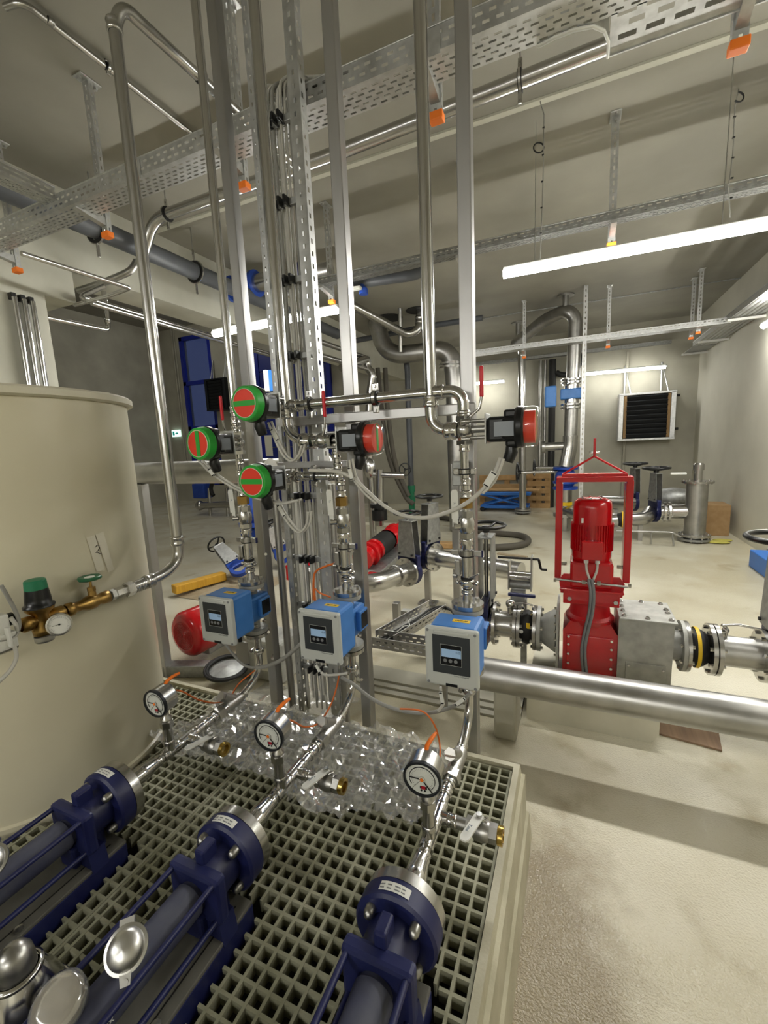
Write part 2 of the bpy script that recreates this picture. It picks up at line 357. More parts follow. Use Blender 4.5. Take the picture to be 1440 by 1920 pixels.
# kerb of stepped concrete behind the posts, plinth under the macerator
b = MB()
for k in range(3): b.b2((-1.45, 2.36+.05*k, 0), (-.25, 2.62, .014+.014*k))
tag(b.build('kerb', 'concrete_wall'), 'low stepped concrete kerb on the floor left of the grey plinth', 'kerb')
b = MB(); b.prism([(-.22, 0), (.40, 0), (.44, .05), (.44, .16), (-.22, .16)], (0, 2.42, 0), (1, 0, 0), (0, 0, 1), (0, 1, 0), .75)
tag(b.build('plinth', 'plinth'), 'grey concrete plinth under the red macerator behind the long pipe', 'plinth')
MB().box((0, 0, 0), (.27, .15, .010), Matrix.Rotation(-.15, 3, 'Z')).build('cardboard_sheet', 'cardboard_floor'); o = col.objects['cardboard_sheet'] if 'cardboard_sheet' in col.objects else None
o.location = (.60, 2.56, .001); tag(o, 'brown ribbed cardboard sheet lying on the floor below the long pipe', 'cardboard')
# ================================================================ FOREGROUND
GZ = .34; AZ = .50
PX = (-1.385, -.87, -.355); TC = Vector((-2.13, .98, 0)); TR = .48
# ---- containment basin: a moulded profile run round four sides
X0, X1, Y0, Y1 = -2.75, -.19, -.75, 1.565
prof = [(0, .28), (0, .352), (.022, .352), (.028, .31), (.04, .30), (.045, .13), (.055, .12), (.065, NZ)]
bt = thing('containment_basin', 'long beige plastic basin with stepped rim holding the grating and pumps', 'basin', ((X0+X1)/2, (Y0+Y1)/2, NZ))
def ring(d, z): return [Vector((X0-d, Y0-d, z)), Vector((X1+d, Y0-d, z)), Vector((X1+d, Y1+d, z)), Vector((X0-d, Y1+d, z))]
def ringmesh(pr):
    b = MB(); R = [ring(d, z) for d, z in pr]
    for a, c in zip(R[:-1], R[1:]):
        for i in range(4): j = (i+1) % 4; b.add([a[i], a[j], c[j], c[i]], [(0, 1, 2, 3)])
    return b
ringmesh(prof[:4]).build('rim', 'grp', bt, True); ringmesh(prof[3:]).build('basin_wall', 'grp', bt, True)
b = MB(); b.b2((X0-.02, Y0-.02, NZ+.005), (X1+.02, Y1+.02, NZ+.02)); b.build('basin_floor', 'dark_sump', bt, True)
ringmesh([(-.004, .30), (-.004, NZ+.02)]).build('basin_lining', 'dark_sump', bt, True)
# ---- grating panels, clipped round the pump bases and the tank
cut = [(x-.095, x+.088, -.9, .80) for x in PX]
def free(p, horiz, a0, a1):
    # free intervals of a bar at constant p (x if not horiz) between a0 and a1
    iv = []
    for xa, xb, ya, yb in cut:
        if horiz and ya < p < yb: iv.append((xa, xb))
        if not horiz and xa < p < xb: iv.append((ya, yb))
    c, d = (TC.y, TC.x) if horiz else (TC.x, TC.y)
    if abs(p-c) < TR+.012: h = math.sqrt((TR+.012)**2-(p-c)**2); iv.append((d-h, d+h))
    out = []; cur = a0
    for s_, e_ in sorted(iv):
        if s_ > cur: out.append((cur, min(s_, a1)))
        cur = max(cur, e_)
    if cur < a1: out.append((cur, a1))
    return [(s_, e_) for s_, e_ in out if e_-s_ > .012]
SEAM = -1.227
for (xa, xb, lab) in ((X0+.006, SEAM-.002, 'left grating panel of square mesh, half under plastic film beside the tank'), (SEAM+.002, X1-.004, 'right grating panel of square mesh, reaching the basin rim nearest the camera')):
    g = thing('grating_panel', lab, 'grating', ((xa+xb)/2, (Y0+Y1)/2, GZ-.038))
    n = int((xb-xa)/.04); x = xb-.0035
    def bar(p, horiz, a0, a1, t=.0042):
        for s_, e_ in free(p, horiz, a0, a1):
            A = [(-t, 0), (t, 0), (t*.72, -.038), (-t*.72, -.038)]
            if horiz: b = MB().prism(A, (s_, p, GZ-.0012), (0, 1, 0), (0, 0, 1), (1, 0, 0), e_-s_)
            else: b = MB().prism(A, (p, s_, GZ), (1, 0, 0), (0, 0, 1), (0, 1, 0), e_-s_)
            b.build('grating_bar', 'grating', g, True)
    while x > xa+.003: bar(x, False, Y0+.004, Y1-.004); x -= .04
    bar(xa+.003, False, Y0+.004, Y1-.004)
    y = Y1-.008
    while y > Y0: bar(y, True, xa, xb); y -= .04
# ---- tank
tk = thing('storage_tank', 'big round beige plastic tank with a flat lipped lid', 'tank', (TC.x, TC.y, NZ))
MB().lathe((0, 0, 0), (0, 0, 1), [(0, .0), (TR, .0), (TR, 1.83), (0, 1.83)], 96).build('shell', 'tank_plastic', tk)
MB().lathe((0, 0, 1.83), (0, 0, 1), [(0, 0), (TR+.012, 0), (TR+.024, .006), (TR+.024, .028), (TR+.014, .036), (0, .036)], 96).build('lid', 'tank_rim', tk)
MB().rbox((.31, .22, 1.873), (.1, .1, .02), .006).build('lid_hatch', 'tank_rim', tk)
MB().lathe((0, 0, .345), (0, 0, 1), [(TR, 0), (TR+.012, .004), (TR+.012, .02), (TR, .024)], 96).build('weld_band', 'tank_plastic', tk)
# strips of tape with a handwritten 2
def tank_pt(ang, z, r=TR): return Vector((TC.x+r*math.cos(ang), TC.y+r*math.sin(ang), z))
tp = None
def tank_hit(u, v, r):
    d = ray(u, v); p = CAM.xy-TC.xy; a = d.xy.dot(d.xy); bb = 2*p.dot(d.xy); c = p.dot(p)-r*r
    disc = max(0, bb*bb-4*a*c); t = (-bb-math.sqrt(disc))/(2*a); return CAM+d*t
tapes = [[(162, 1008), (178, 1003), (197, 1070), (181, 1071)], [(179, 1002), (194, 997), (214, 1068), (203, 1073)]]
cen = tank_hit(186, 1035, TR+.002); t0 = thing('tape_label', 'two strips of masking tape marked 2 on the beige tank', 'tape', cen)
for q in tapes:
    b = MB(); nn = 4; P = []
    for i in range(nn+1):
        s_ = i/nn; L_ = [q[0][k]*(1-s_)+q[3][k]*s_ for k in (0, 1)]; R_ = [q[1][k]*(1-s_)+q[2][k]*s_ for k in (0, 1)]
        for w_ in (0, .5, 1): P.append(tank_hit(L_[0]*(1-w_)+R_[0]*w_, L_[1]*(1-w_)+R_[1]*w_, TR+.0025))
    for i in range(nn):
        for k in range(2): b.add([P[i*3+k], P[i*3+k+1], P[i*3+k+4], P[i*3+k+3]], [(0, 1, 2, 3)], True)
    b.build('tape_strip', 'tape', t0, True)
two = [(179, 1026), (181.5, 1022.5), (185.5, 1023), (186.5, 1027.5), (184, 1032), (179.5, 1036.5), (184, 1036.5), (191, 1039)]
MB().tube([tank_hit(a, c, TR+.004) for a, c in two], .0011, n=6).build('handwritten_number', 'ink', t0, True)
# ---- pump: flange, bracket, tie rods, stator, base
def bolt(par, p, d, r, L, m='steel_dull', nm='bolt'):
    p = Vector(p); d = Vector(d).normalized(); return MB().hexa(p, p+d*L, r).cyl(p+d*L, p+d*(L*1.35), r*.55, n=8).build(nm, m, par)
def make_pump():
    t = thing('screw_pump', 'x', 'pump', (PX[2], .80, GZ)); a = AZ-GZ
    MB().lathe((0, 0, a), (0, 1, 0), [(0, 0), (.1, 0), (.1, .028), (.03, .028)], 48).build('discharge_flange', 'steel', t)
    MB().lathe((0, 0, a), (0, 1, 0), [(.04, -.05), (.095, -.05), (.102, -.044), (.102, -.003), (.0, -.003)], 48).build('pump_flange', 'navy', t)
    for k in range(4):
        an = PI/4+k*PI/2; p = Vector((.078*math.cos(an), -.05, a+.078*math.sin(an))); MB().lathe(p, (0, -1, 0), [(.013, 0), (.0125, .016), (.009, .023), (0, .026)], 12, True).build('bolt', 'steel_dull', t)
    b = MB(); b.lathe((0, 0, a), (0, 1, 0), [(.062, -.15), (.062, -.05)], 32); b.rbox((0, -.10, a+.075), (.03, .05, .05), .006); b.build('neck', 'navy', t)
    b = MB(); b.rbox((0, -.135, a), (.165, .036, .13), .01); b.prism([(-.075, -.06), (.075, -.06), (.085, -.125), (-.085, -.125)], (0, -.15, a), (1, 0, 0), (0, 0, 1), (0, 1, 0), .05); b.rbox((0, -.12, a-.075), (.07, .1, .07), .008); b.build('bracket', 'navy', t)
    for sx in (-1, 1):
        for sz in (-1, 1): MB().cyl((sx*.068, -.12, a+sz*.052), (sx*.068, -.86, a+sz*.052), .0075, n=10).build('tie_rod', 'navy', t)
    b = MB(); b.lathe((0, 0, a), (0, -1, 0), [(.036, .13), (.04, .16), (.044, .165), (.044, .78), (.075, .80), (.075, .86)], 32); st = b.build('stator', 'navy_dusty', t)
    MB().lathe((0, -.86, a), (0, -1, 0), [(.085, 0), (.085, .05), (.07, .06), (.07, .5)], 28).build('suction_housing', 'navy', t)
    b = MB(); b.rbox((-.003, -.57, .046), (.170, 1.06, .012), .003); bs = b.build('base_frame', 'base_dusty', t)
    for sx in (-.082, .076): MB().rbox((sx, -.57, .004), (.014, 1.06, .074), .003).build('base_side', 'navy', t)
    MB().box((.050, -.57, .0525), (.003, 1.0, .002)).build('base_groove', 'ink', t)
    for y in (-.33, -.62): MB().lathe((.064, y, .052), (0, 0, 1), [(.011, 0), (.011, .006), (0, .009)], 10).build('bolt', 'steel_dull', t)
    # sticker on the flange rim
    b = MB(); P = []
    for k in range(7):
        an = PI*.5+.42-k*.125
        for y in (-.036, -.014): P.append((.1032*math.cos(an), y, a+.1032*math.sin(an)))
    for k in range(6): b.add([P[2*k], P[2*k+1], P[2*k+3], P[2*k+2]], [(0, 1, 2, 3)], True)
    b.build('sticker', 'white_plastic', t); b = MB()
    for k, w_ in ((.2, .5), (1.6, .5), (3.0, .7), (4.4, .4)):
        for y in (-.030, -.022): an = PI*.5+.42-(k+w_*.8)*.125; b.box((.1036*math.cos(an), y, a+.1036*math.sin(an)), (.014*w_+.004, .0025, .0004), Matrix.Rotation(PI/2-an, 3, 'Y'))
    b.build('sticker_print', 'grey_plastic', t)
    textmesh('SEEPEX', .016, 'lettering', 'white_plastic', t, (.0445, -.42, a+.003), (0, 1, 0), (0, 0, 1))
    # connection head with a round screw cap
    h = Vector((.040, -.345, a+.105)); R = zto((.42, -.50, .76), (-.35, .3, 1)); b = MB(); b.cyl(Vector((.0, -.36, a+.03)), h, .011, n=12); b.build('probe_stem', 'steel_dull', t)
    zz = R @ Vector((0, 0, 1)); yy = R @ Vector((0, 1, 0)); xx = R @ Vector((1, 0, 0))
    MB().lathe(h, zz, [(.02, -.02), (.036, .0), (.036, .012)], 24).build('sensor_head', 'aluminium', t)
    b = MB(); b.lathe(h+zz*.012, zz, [(.041, 0), (.041, .005), (.035, .007)], 32); b.lathe(h+zz*.019, zz, [(.035, 0), (.033, .009), (.026, .017), (.014, .022), (0, .0235)], 32, True)
    b.prism([(-.012, -.03), (.012, -.03), (.009, -.056), (-.009, -.056)], h+zz*.012, xx, yy, zz, .006); b.cyl(h+zz*.012-yy*.05, h+zz*.02-yy*.05, .006); b.prism([(-.014, .03), (.014, .03), (.014, .05), (-.014, .05)], h+zz*.008, xx, yy, zz, .009)
    b.build('head_cover', 'aluminium', t)
    return t
pl = ('right screw pump, its flange nearest the basin rim and the camera', 'middle screw pump in navy paint with a silver sensor cap on the grating', 'left screw pump in navy paint lying against the beige tank')
pump = make_pump(); pump['label'] = pl[0]; pump['group'] = 'screw pumps on the grating'
copy_tree(pump, (PX[1], .80, GZ), pl[1]); copy_tree(pump, (PX[0], .80, GZ), pl[2])
# ---- discharge line from pump to the flow meter
def collar(b, p, d, r, L=.03):
    return b.lathe(Vector(p)-Vector(d).normalized()*L/2, d, [(r, 0), (r*1.16, .002), (r*1.25, L*.2), (r*1.12, L*.35), (r*1.12, L*.65), (r*1.25, L*.8), (r*1.16, L-.002), (r, L)], 20, True)
VY = 1.54
def make_discharge():
    t = thing('discharge_pipe', 'x', 'pipe', (PX[2], .83, GZ)); a = AZ-GZ; r = .0168
    MB().lathe((0, 0, a), (0, 1, 0), [(.030, -.002), (.033, .004), (.030, .02), (.029, .05), (.031, .06), (.030, .075), (.024, .10), (.0235, .118)], 24, True).build('reducer', 'steel_bright', t)
    MB().tube([(0, .10, a), (0, .60, a), (0, .715, a+.06), (0, .715, a+.26)], r, .06, 18, seg=8).build('pipe', 'steel_bright', t)
    for y in (.125, .165, .225, .30, .36, .405): collar(MB(), (0, y, a), (0, 1, 0), r*1.05).build('coupling', 'steel_bright', t)
    b = MB(); b.cyl((0, .15, a), (0, .22, a), r*1.25, n=18); b.cyl((0, .185, a), (0, .185, a+.045), r*1.15, n=18); b.build('tee', 'steel_bright', t)
    b = MB(); b.cyl((0, .235, a), (0, .30, a), r*1.25, n=18); b.cyl((0, .268, a), (.05, .268, a), r*1.1, n=18); collar(b, (.045, .268, a), (1, 0, 0), r); b.build('tee', 'steel_bright', t)
    b = MB(); b.hexa((0, .415, a), (0, .45, a), .031); b.lathe((0, .45, a), (0, 1, 0), [(.027, 0), (.027, .02), (.022, .025)], 20); b.build('union_nut', 'steel', t)
    b = MB(); b.cyl((0, .455, a), (0, .56, a), .026, n=18); b.cyl((0, .545, a), (-.010, .475, a+.052), .020, n=18); b.hexa((-.010, .473, a+.053), (-.012, .462, a+.061), .022); b.build('strainer', 'steel_dull', t)
    for z in (.0,): collar(MB(), (0, .585, a), (0, 1, 0), r).build('coupling', 'steel_bright', t)
    b = MB(); b.lathe((0, .715, a+.14), (0, 0, 1), [(r, 0), (.023, .004), (.027, .012), (.020, .016), (.027, .020), (.023, .028), (r, .034)], 20, True); b.tube([(-.03, .705, a+.158), (-.022, .715, a+.157)], .009, n=8); b.cyl((-.03, .695, a+.157), (-.03, .715, a+.157), .009, n=8); b.build('clamp_ring', 'steel_bright', t)
    return t
dl = ('right steel discharge pipe running up to the nearest flow meter', 'middle steel discharge pipe crossing the plastic film', 'left steel discharge pipe crossing the plastic film beside the tank')
dp = make_discharge(); dp['label'] = dl[0]; dp['group'] = 'pump discharge pipes'
for k in (1, 0): copy_tree(dp, (PX[k], .83, GZ), dl[2-k])
# ---- contact pressure gauge on a stub
def make_gauge():
    t = thing('pressure_gauge', 'x', 'gauge', (PX[2], 1.015, AZ+.035))
    b = MB(); b.lathe((0, 0, 0), (0, 0, 1), [(.021, 0), (.0215, .012), (.0185, .016)], 20, True); b.cyl((0, 0, .01), (0, 0, .075), .0175, n=18); b.hexa((0, 0, .07), (0, 0, .095), .024); b.lathe((0, 0, .095), (0, 0, 1), [(.02, 0), (.02, .012), (.012, .02), (.012, .035)], 16, True); b.build('gauge_stem', 'steel', t)
    c = Vector((-.004, -.03, .182)); ax = Vector((.06, -1, -.02)).normalized(); R = zto(ax); X_ = R @ Vector((1, 0, 0)); Y_ = R @ Vector((0, 1, 0))
    MB().lathe(c, ax, [(0, -.06), (.047, -.06), (.050, -.055), (.050, .0)], 40).build('case', 'steel', t)
    MB().lathe(c, ax, [(.050, -.006), (.0535, -.004), (.0535, .005), (.051, .008), (.0475, .007), (.0465, .001)], 40).build('bezel', 'fin_black', t)
    MB().lathe(c, ax, [(.047, .001), (0, .0012)], 40).build('dial', 'dial', t)
    b = MB(); e = ax*.0022
    [b.tube([c+e+(X_*math.cos(math.radians(q))+Y_*math.sin(math.radians(q)))*.036 for q in range(-48, 222, 9)], .0011, 0, 4)]; b.tube([c+e+(X_*math.cos(4.0)+Y_*math.sin(4.0))*.008, c+e+(X_*math.cos(4.0)+Y_*math.sin(4.0))*.043], .0005, 0, 4)
    for k in range(26):
        an = math.radians(225-270*k/25); d = X_*math.cos(an)+Y_*math.sin(an); b.tube([c+e+d*.028, c+e+d*(.031 if k % 5 else .033)], .0003, n=4)
    b.build('scale_marks', 'ink', t)
    b = MB()
    for an, L_ in ((178, .034), (-52, .044)):
        d = X_*math.cos(math.radians(an))+Y_*math.sin(math.radians(an)); b.tube([c+ax*.004-d*.006, c+ax*.004+d*L_], .0014, n=6)
    b.build('needle', 'ink', t)
    MB().lathe(c+ax*.003, ax, [(.0085, 0), (.0085, .002), (0, .0022)], 16).build('hub_ring', 'white_plastic', t); MB().lathe(c+ax*.004, ax, [(.005, 0), (.005, .003), (0, .004)], 12).build('needle_hub', 'orange', t)
    MB().box(c+ax*.002-Y_*.026+X_*.003, (.011, .009, .0014), R).build('red_mark', 'red_ink', t); MB().box(c+ax*.0018-Y_*.026+X_*.003, (.020, .008, .001), R).build('display_mark', 'ink', t)
    b = MB()
    for s_ in (-1, 1): b.cyl(c+ax*.0015-Y_*.035+X_*(s_*.005+.002), c+ax*.0025-Y_*.035+X_*(s_*.005+.002), .003, n=10)
    b.build('contact_marks', 'ink', t)
    MB().lathe(c, ax, [(.046, .006), (0, .0062)], 40).build('gauge_glass', 'clear_cover', t)
    q = c-ax*.052+Y_*.046; MB().tube([q, q+Y_*.008-ax*.010, q+Y_*.014-ax*.03+X_*.006, q+Y_*.016-ax*.058+X_*.014], lambda q_: .0066 if q_ < .7 else .0048, 0, 10).build('cable_plug', 'orange', t)
    return t
gl_ = ('contact pressure gauge nearest the camera, above the right discharge pipe', 'contact pressure gauge above the middle discharge pipe', 'contact pressure gauge in front of the tank on the left pipe')
gg = make_gauge(); gg['label'] = gl_[0]; gg['group'] = 'pressure gauges on the discharge pipes'
for k in (1, 0): copy_tree(gg, (PX[k], 1.015, AZ+.035), gl_[2-k])
# ---- drain ball valve with a white lever and brass end
def make_ballvalve():
    t = thing('ball_valve', 'x', 'valve', (PX[2]+.06, 1.098, AZ))
    b = MB(); b.cyl((0, 0, 0), (.03, 0, 0), .018, n=16); b.hexa((.028, 0, 0), (.045, 0, 0), .027); b.lathe((.045, 0, 0), (1, 0, 0), [(.022, 0), (.03, .012), (.031, .035), (.026, .05)], 20, True); b.hexa((.095, 0, 0), (.118, 0, 0), .027); b.build('valve_body', 'steel_dull', t)
    b = MB(); b.lathe((.118, 0, 0), (1, 0, 0), [(.024, 0), (.026, .003), (.026, .016), (.017, .016), (.016, .0)], 20); b.build('brass_end', 'brass_bright', t)
    b = MB(); b.cyl((.066, 0, .028), (.066, 0, .046), .008, n=10); b.hexa((.066, 0, .044), (.066, 0, .052), .009); b.cyl((.075, 0, .03), (.09, .01, .036), .004, n=6); b.build('stem', 'steel', t)
    b = MB(); P = [(-.0135, .0), (.0135, 0), (.0135, -.098), (.008, -.108), (-.008, -.108), (-.0135, -.098)]; d = Vector((-.22, -.9, .06)).normalized(); n_ = Vector((-.05, .08, 1)); e_ = d.cross(n_).normalized()
    b.prism(P, Vector((.066, .008, .042)), e_, -d, d.cross(e_), .005); b.build('lever', 'white_plastic', t)
    textmesh('Yami', .014, 'lever_print', 'lcd_ink', t, Vector((.066, .008, .048))+d*.07+Vector((0, 0, .003)), d, d.cross(Vector((0, 0, -1))))
    return t
bl_ = ('drain ball valve with white lever and brass end beside the basin rim', 'drain ball valve with white lever and brass end under the middle gauge pipe', 'drain ball valve with white lever lying over plastic film near the tank')
bv = make_ballvalve(); bv['label'] = bl_[0]; bv['group'] = 'drain ball valves'
for k in (1, 0): copy_tree(bv, (PX[k]+.06, 1.098, AZ), bl_[2-k])
# ---- flow meter with wall-type transmitter
def make_flowmeter():
    t = thing('flow_meter', 'x', 'flow meter', (PX[2], VY, .80))
    for nm, z in (('upper_flange', .205), ('lower_flange', -.015)):
        b = MB(); s_ = 1 if z > .1 else -1
        b.lathe((0, 0, z), (0, 0, 1), [(.02, -.024), (.058, -.024), (.058, -.006), (.02, -.006)], 32); f_ = b.build(nm, 'cast_grey', t)
        MB().lathe((0, 0, z), (0, 0, 1), [(0, -.003), (.06, -.003), (.06, .013), (.0, .013)] if s_ > 0 else [(0, -.043), (.06, -.043), (.06, -.027), (0, -.027)], 32).build('counter_flange', 'steel', t)
        for k in range(4):
            an = PI/4+k*PI/2; x, y = .043*math.cos(an), .043*math.sin(an); MB().hexa((x, y, z+.013), (x, y, z+.023), .010).hexa((x, y, z-.024), (x, y, z-.034), .010).build('bolt', 'steel', t)
    MB().cyl((0, 0, -.02), (0, 0, .19), .024, n=18).build('sensor_neck', 'cast_grey', t)
    b = MB(); b.rbox((.004, -.012, .09), (.10, .13, .12), .012); b.rbox((.06, .0, .095), (.03, .07, .085), .004); b.build('sensor_housing', 'instrument_blue', t)
    b = MB(); b.box((.0762, 0, .095), (.001, .055, .065)); b.build('rating_plate', 'black_panel', t)
    MB().rbox((-.004, -.15, .11), (.165, .125, .19), .012).build('transmitter_housing', 'instrument_blue', t)
    b = MB(); b.rbox((-.004, -.222, .105), (.182, .024, .207), .008); b.rbox((-.004, -.228, .196), (.12, .02, .012), .004); cv = b.build('front_cover', 'instrument_grey', t)
    MB().box((-.004, -.2345, .118), (.127, .0015, .134)).build('dark_panel', 'dark_panel', t)
    MB().box((-.004, -.2355, .118), (.073, .001, .073)).build('display_window', 'black_panel', t)
    b = MB()
    for x0, x1, z0, z1 in ((-.0405, .0325, .0815, .0825), (-.0405, .0325, .1535, .1545), (-.0405, -.0395, .0815, .1545), (.0315, .0325, .0815, .1545)): b.b2((x0, -.2362, z0), (x1, -.236, z1))
    b.build('window_outline', 'instrument_grey', t)
    MB().box((-.003, -.2363, .125), (.066, .0008, .028)).build('screen', 'lcd', t)
    for k in range(3): MB().lathe((-.024+k*.018, -.236, .098), (0, -1, 0), [(.0065, 0), (.0065, .0006), (.005, .0008), (0, .0008)], 12).build('key', 'grey_plastic', t)
    for sx in (-1, 1):
        for z in (.012, .198): MB().lathe((-.004+sx*.080, -.234, z), (0, -1, 0), [(.005, 0), (.005, .002), (0, .002)], 10).build('cover_screw', 'grey_plastic', t)
    b = MB(); b.box((-.004, -.2345, .010), (.04, .001, .010)); b.build('vent_plate', 'black_panel', t)
    MB().box((.012, -.15, .2055), (.06, .022, .001)).build('yellow_label', 'yellow', t)
    textmesh('50147745', .011, 'label_print', 'ink', t, (.012, -.15, .2063), (-1, 0, 0), (0, -1, 0)); textmesh('Proline Promag 400', .0062, 'caption', 'grey_plastic', t, (.030, -.2345, .0455), (1, 0, 0), (0, 0, 1)); textmesh('0.0', .012, 'reading', 'lcd_ink', t, (.02, -.2368, .130), (1, 0, 0), (0, 0, 1))
    for x in (-.03, .05): MB().cyl((x, -.16, .016), (x, -.16, -.014), .009, n=10).build('cable_gland', 'black_plastic', t)
    return t
fl = ('nearest flow meter, grey front with dark display and yellow label at the right post', 'middle flow meter, grey front with dark display beside the cable rack', 'left flow meter, grey front with dark display before the red motor')
fm = make_flowmeter(); fm['label'] = fl[0]; fm['group'] = 'flow meters'
for k in (1, 0): copy_tree(fm, (PX[k], VY, .80), fl[2-k])
# ---- crumpled clear film on the grating
b = MB(); NX, NY = 96, 42; xs = (-1.80, -.36); ys = (1.0, 1.60); rj = random.Random(3)
def film_in(x, y):
    e = .07*noise.noise(Vector((x*4, y*4, 3)))+.02*noise.noise(Vector((x*19, y*19, 3)))
    return x < -.44+e and x > -1.66-e and y > 1.17-.07*((-.5-x)/1.2)+e and y < 1.572+e*.2
def crease(x, y, s_, z): return 1-min(1, abs(noise.noise(Vector((x*s_, y*s_, z))))*3.2)
V_ = []
for j in range(NY+1):
    for i in range(NX+1):
        x = xs[0]+(xs[1]-xs[0])*(i+rj.uniform(-.42, .42))/NX; y = ys[0]+(ys[1]-ys[0])*(j+rj.uniform(-.42, .42))/NY; wx = x+.06*noise.noise(Vector((x*5, y*5, 7))); wy = y+.06*noise.noise(Vector((x*5, y*5, 17)))
        p_ = wx*.8+wy*.6; q_ = wy*.8-wx*.6; r_ = wx*.5-wy*.87; t_ = wx*.87+wy*.5
        h = .003+.034*crease(p_*.28, q_, 9, 0)**2+.028*crease(r_*.25, t_, 13, 5)**2+.012*crease(t_*.3, r_, 24, 8)**2+.05*max(0, noise.noise(Vector((x*3, y*3, 9))))
        V_.append((x, y, GZ+.003+h+rj.uniform(0, .006)))
F_ = []
for j in range(NY):
    for i in range(NX):
        if film_in(xs[0]+(xs[1]-xs[0])*(i+.5)/NX, ys[0]+(ys[1]-ys[0])*(j+.5)/NY):
            q = [j*(NX+1)+i, j*(NX+1)+i+1, (j+1)*(NX+1)+i+1, (j+1)*(NX+1)+i]; F_ += [(q[0], q[1], q[2]), (q[0], q[2], q[3])] if rj.random() < .5 else [(q[0], q[1], q[3]), (q[1], q[2], q[3])]
us = sorted({i for f in F_ for i in f}); mp = {o_: n_ for n_, o_ in enumerate(us)}
b.add([V_[i] for i in us], [[mp[i] for i in f] for f in F_], False); tag(b.build('plastic_sheet', 'plastic_film'), 'crumpled clear plastic film spread over the grating', 'plastic sheet')
# second piece of film trailing behind the basin
b = MB(); NX, NY = 44, 26; V_ = []
for j in range(NY+1):
    for i in range(NX+1):
        s_ = i/NX; q = j/NY; x = -1.95+.75*s_; y = 1.66+.55*q; V_.append((x, y, .006+.05*abs(noise.noise(Vector((x*6, y*6, 1))))+(.34-.006)*max(0, 1-q*2.2)*0+.16*max(0, noise.noise(Vector((x*2.2, y*2.2, 4))))))
b.add(V_, [(j*(NX+1)+i, j*(NX+1)+i+1, (j+1)*(NX+1)+i+1, (j+1)*(NX+1)+i) for j in range(NY) for i in range(NX)], True); tag(b.build('plastic_sheet', 'plastic_film'), 'loose clear plastic film on the floor behind the basin below the red motor', 'plastic sheet')
# ---- brass assembly along the tank wall
LXB = -1.60; LZ = 1.10
gv = thing('globe_valve', 'brass globe valve with a green handwheel on the tank pipe', 'valve', (LXB, .93, LZ))
MB().lathe((0, -.075, 0), (0, 1, 0), [(.02, 0), (.024, .004), (.024, .022), (.019, .026), (.017, .05), (.026, .075), (.026, .095), (.018, .115), (.022, .125), (.024, .15), (.02, .152)], 20, True).build('valve_body', 'brass', gv)
b = MB(); b.cyl((0, .02, .015), (0, .02, .045), .015, .012, n=14); b.hexa((0, .02, .04), (0, .02, .055), .014); b.cyl((0, .02, .055), (0, .02, .083), .0045, n=8); b.build('bonnet', 'brass', gv)
b = MB(); n_ = 16
for k in range(n_):
    pass
b.lathe((0, .02, .083), (0, 0, 1), [(.018, 0), (.036, 0), (.039, .003), (.039, .009), (.036, .012), (.018, .010)], 8); b.build('handwheel', 'green_wheel', gv); MB().lathe((0, .02, .084), (0, 0, 1), [(.022, 0), (.022, .009), (0, .009)], 16).build('wheel_disc', 'dial', gv)
MB().hexa((0, .085, 0), (0, .105, 0), .021).lathe((0, .105, 0), (0, 1, 0), [(.017, 0), (.017, .02)], 16).build('nipple', 'white_plastic', gv)
rg = thing('pressure_regulator', 'brass pressure regulator with a black and green knob by the tank', 'regulator', (LXB, .78, LZ))
b = MB(); b.lathe((0, -.06, 0), (0, 1, 0), [(.018, 0), (.024, .005), (.024, .03), (.018, .035), (.018, .09), (.024, .095), (.024, .125), (.02, .13)], 18, True); b.lathe((0, 0, -.05), (0, 0, 1), [(0, 0), (.028, .0), (.03, .02), (.024, .03), (.024, .07), (.04, .085), (.042, .095)], 22, True); b.build('regulator_body', 'brass', rg)
MB().lathe((0, 0, .045), (0, 0, 1), [(.044, 0), (.044, .006), (.037, .01), (.036, .03), (.032, .06)], 22, True).build('bonnet', 'black_plastic', rg)
MB().lathe((0, 0, .105), (0, 0, 1), [(.032, 0), (.030, .028), (.027, .031), (0, .032)], 22).build('adjusting_knob', 'green_knob', rg)
b = MB(); b.lathe((0, 0, -.075), (0, 0, 1), [(.0, 0), (.026, 0), (.028, .006), (.028, .02)], 18); b.build('filter_bowl', 'steel_dull', rg)
tg = thing('tank_gauge', 'small round steel pressure gauge on the brass regulator', 'gauge', (LXB+.05, .79, LZ-.012))
ax = Vector((.85, -.45, .12)).normalized(); R = zto(ax); X_ = R @ Vector((1, 0, 0)); Y_ = R @ Vector((0, 1, 0)); c = Vector((.025, .0, 0))
MB().lathe(c, ax, [(0, -.022), (.034, -.022), (.036, -.018), (.036, .006), (.031, .007), (.030, .002)], 32).build('case', 'steel', tg); MB().lathe(c, ax, [(.031, .002), (0, .0021)], 32).build('dial', 'dial', tg)
b = MB()
for k in range(25):
    an = math.radians(225-270*k/24); d = X_*math.cos(an)+Y_*math.sin(an); b.tube([c+ax*.003+d*.022, c+ax*.003+d*(.0255 if k % 4 else .027)], .0003, n=4)
b.build('scale_marks', 'ink', tg); d = X_*math.cos(3.2)+Y_*math.sin(3.2); MB().tube([c+ax*.004-d*.006, c+ax*.004+d*.02], .0006, n=5).lathe(c+ax*.003, ax, [(.003, 0), (.003, .003), (0, .003)], 8).build('needle', 'ink', tg)
MB().cyl((-.03, .0, 0), (.02, 0, 0), .007, n=8).build('stem', 'brass', tg)
un = thing('union_fitting', 'steel union nut joining the tank pipe to the globe valve', 'fitting', (LXB, 1.055, LZ))
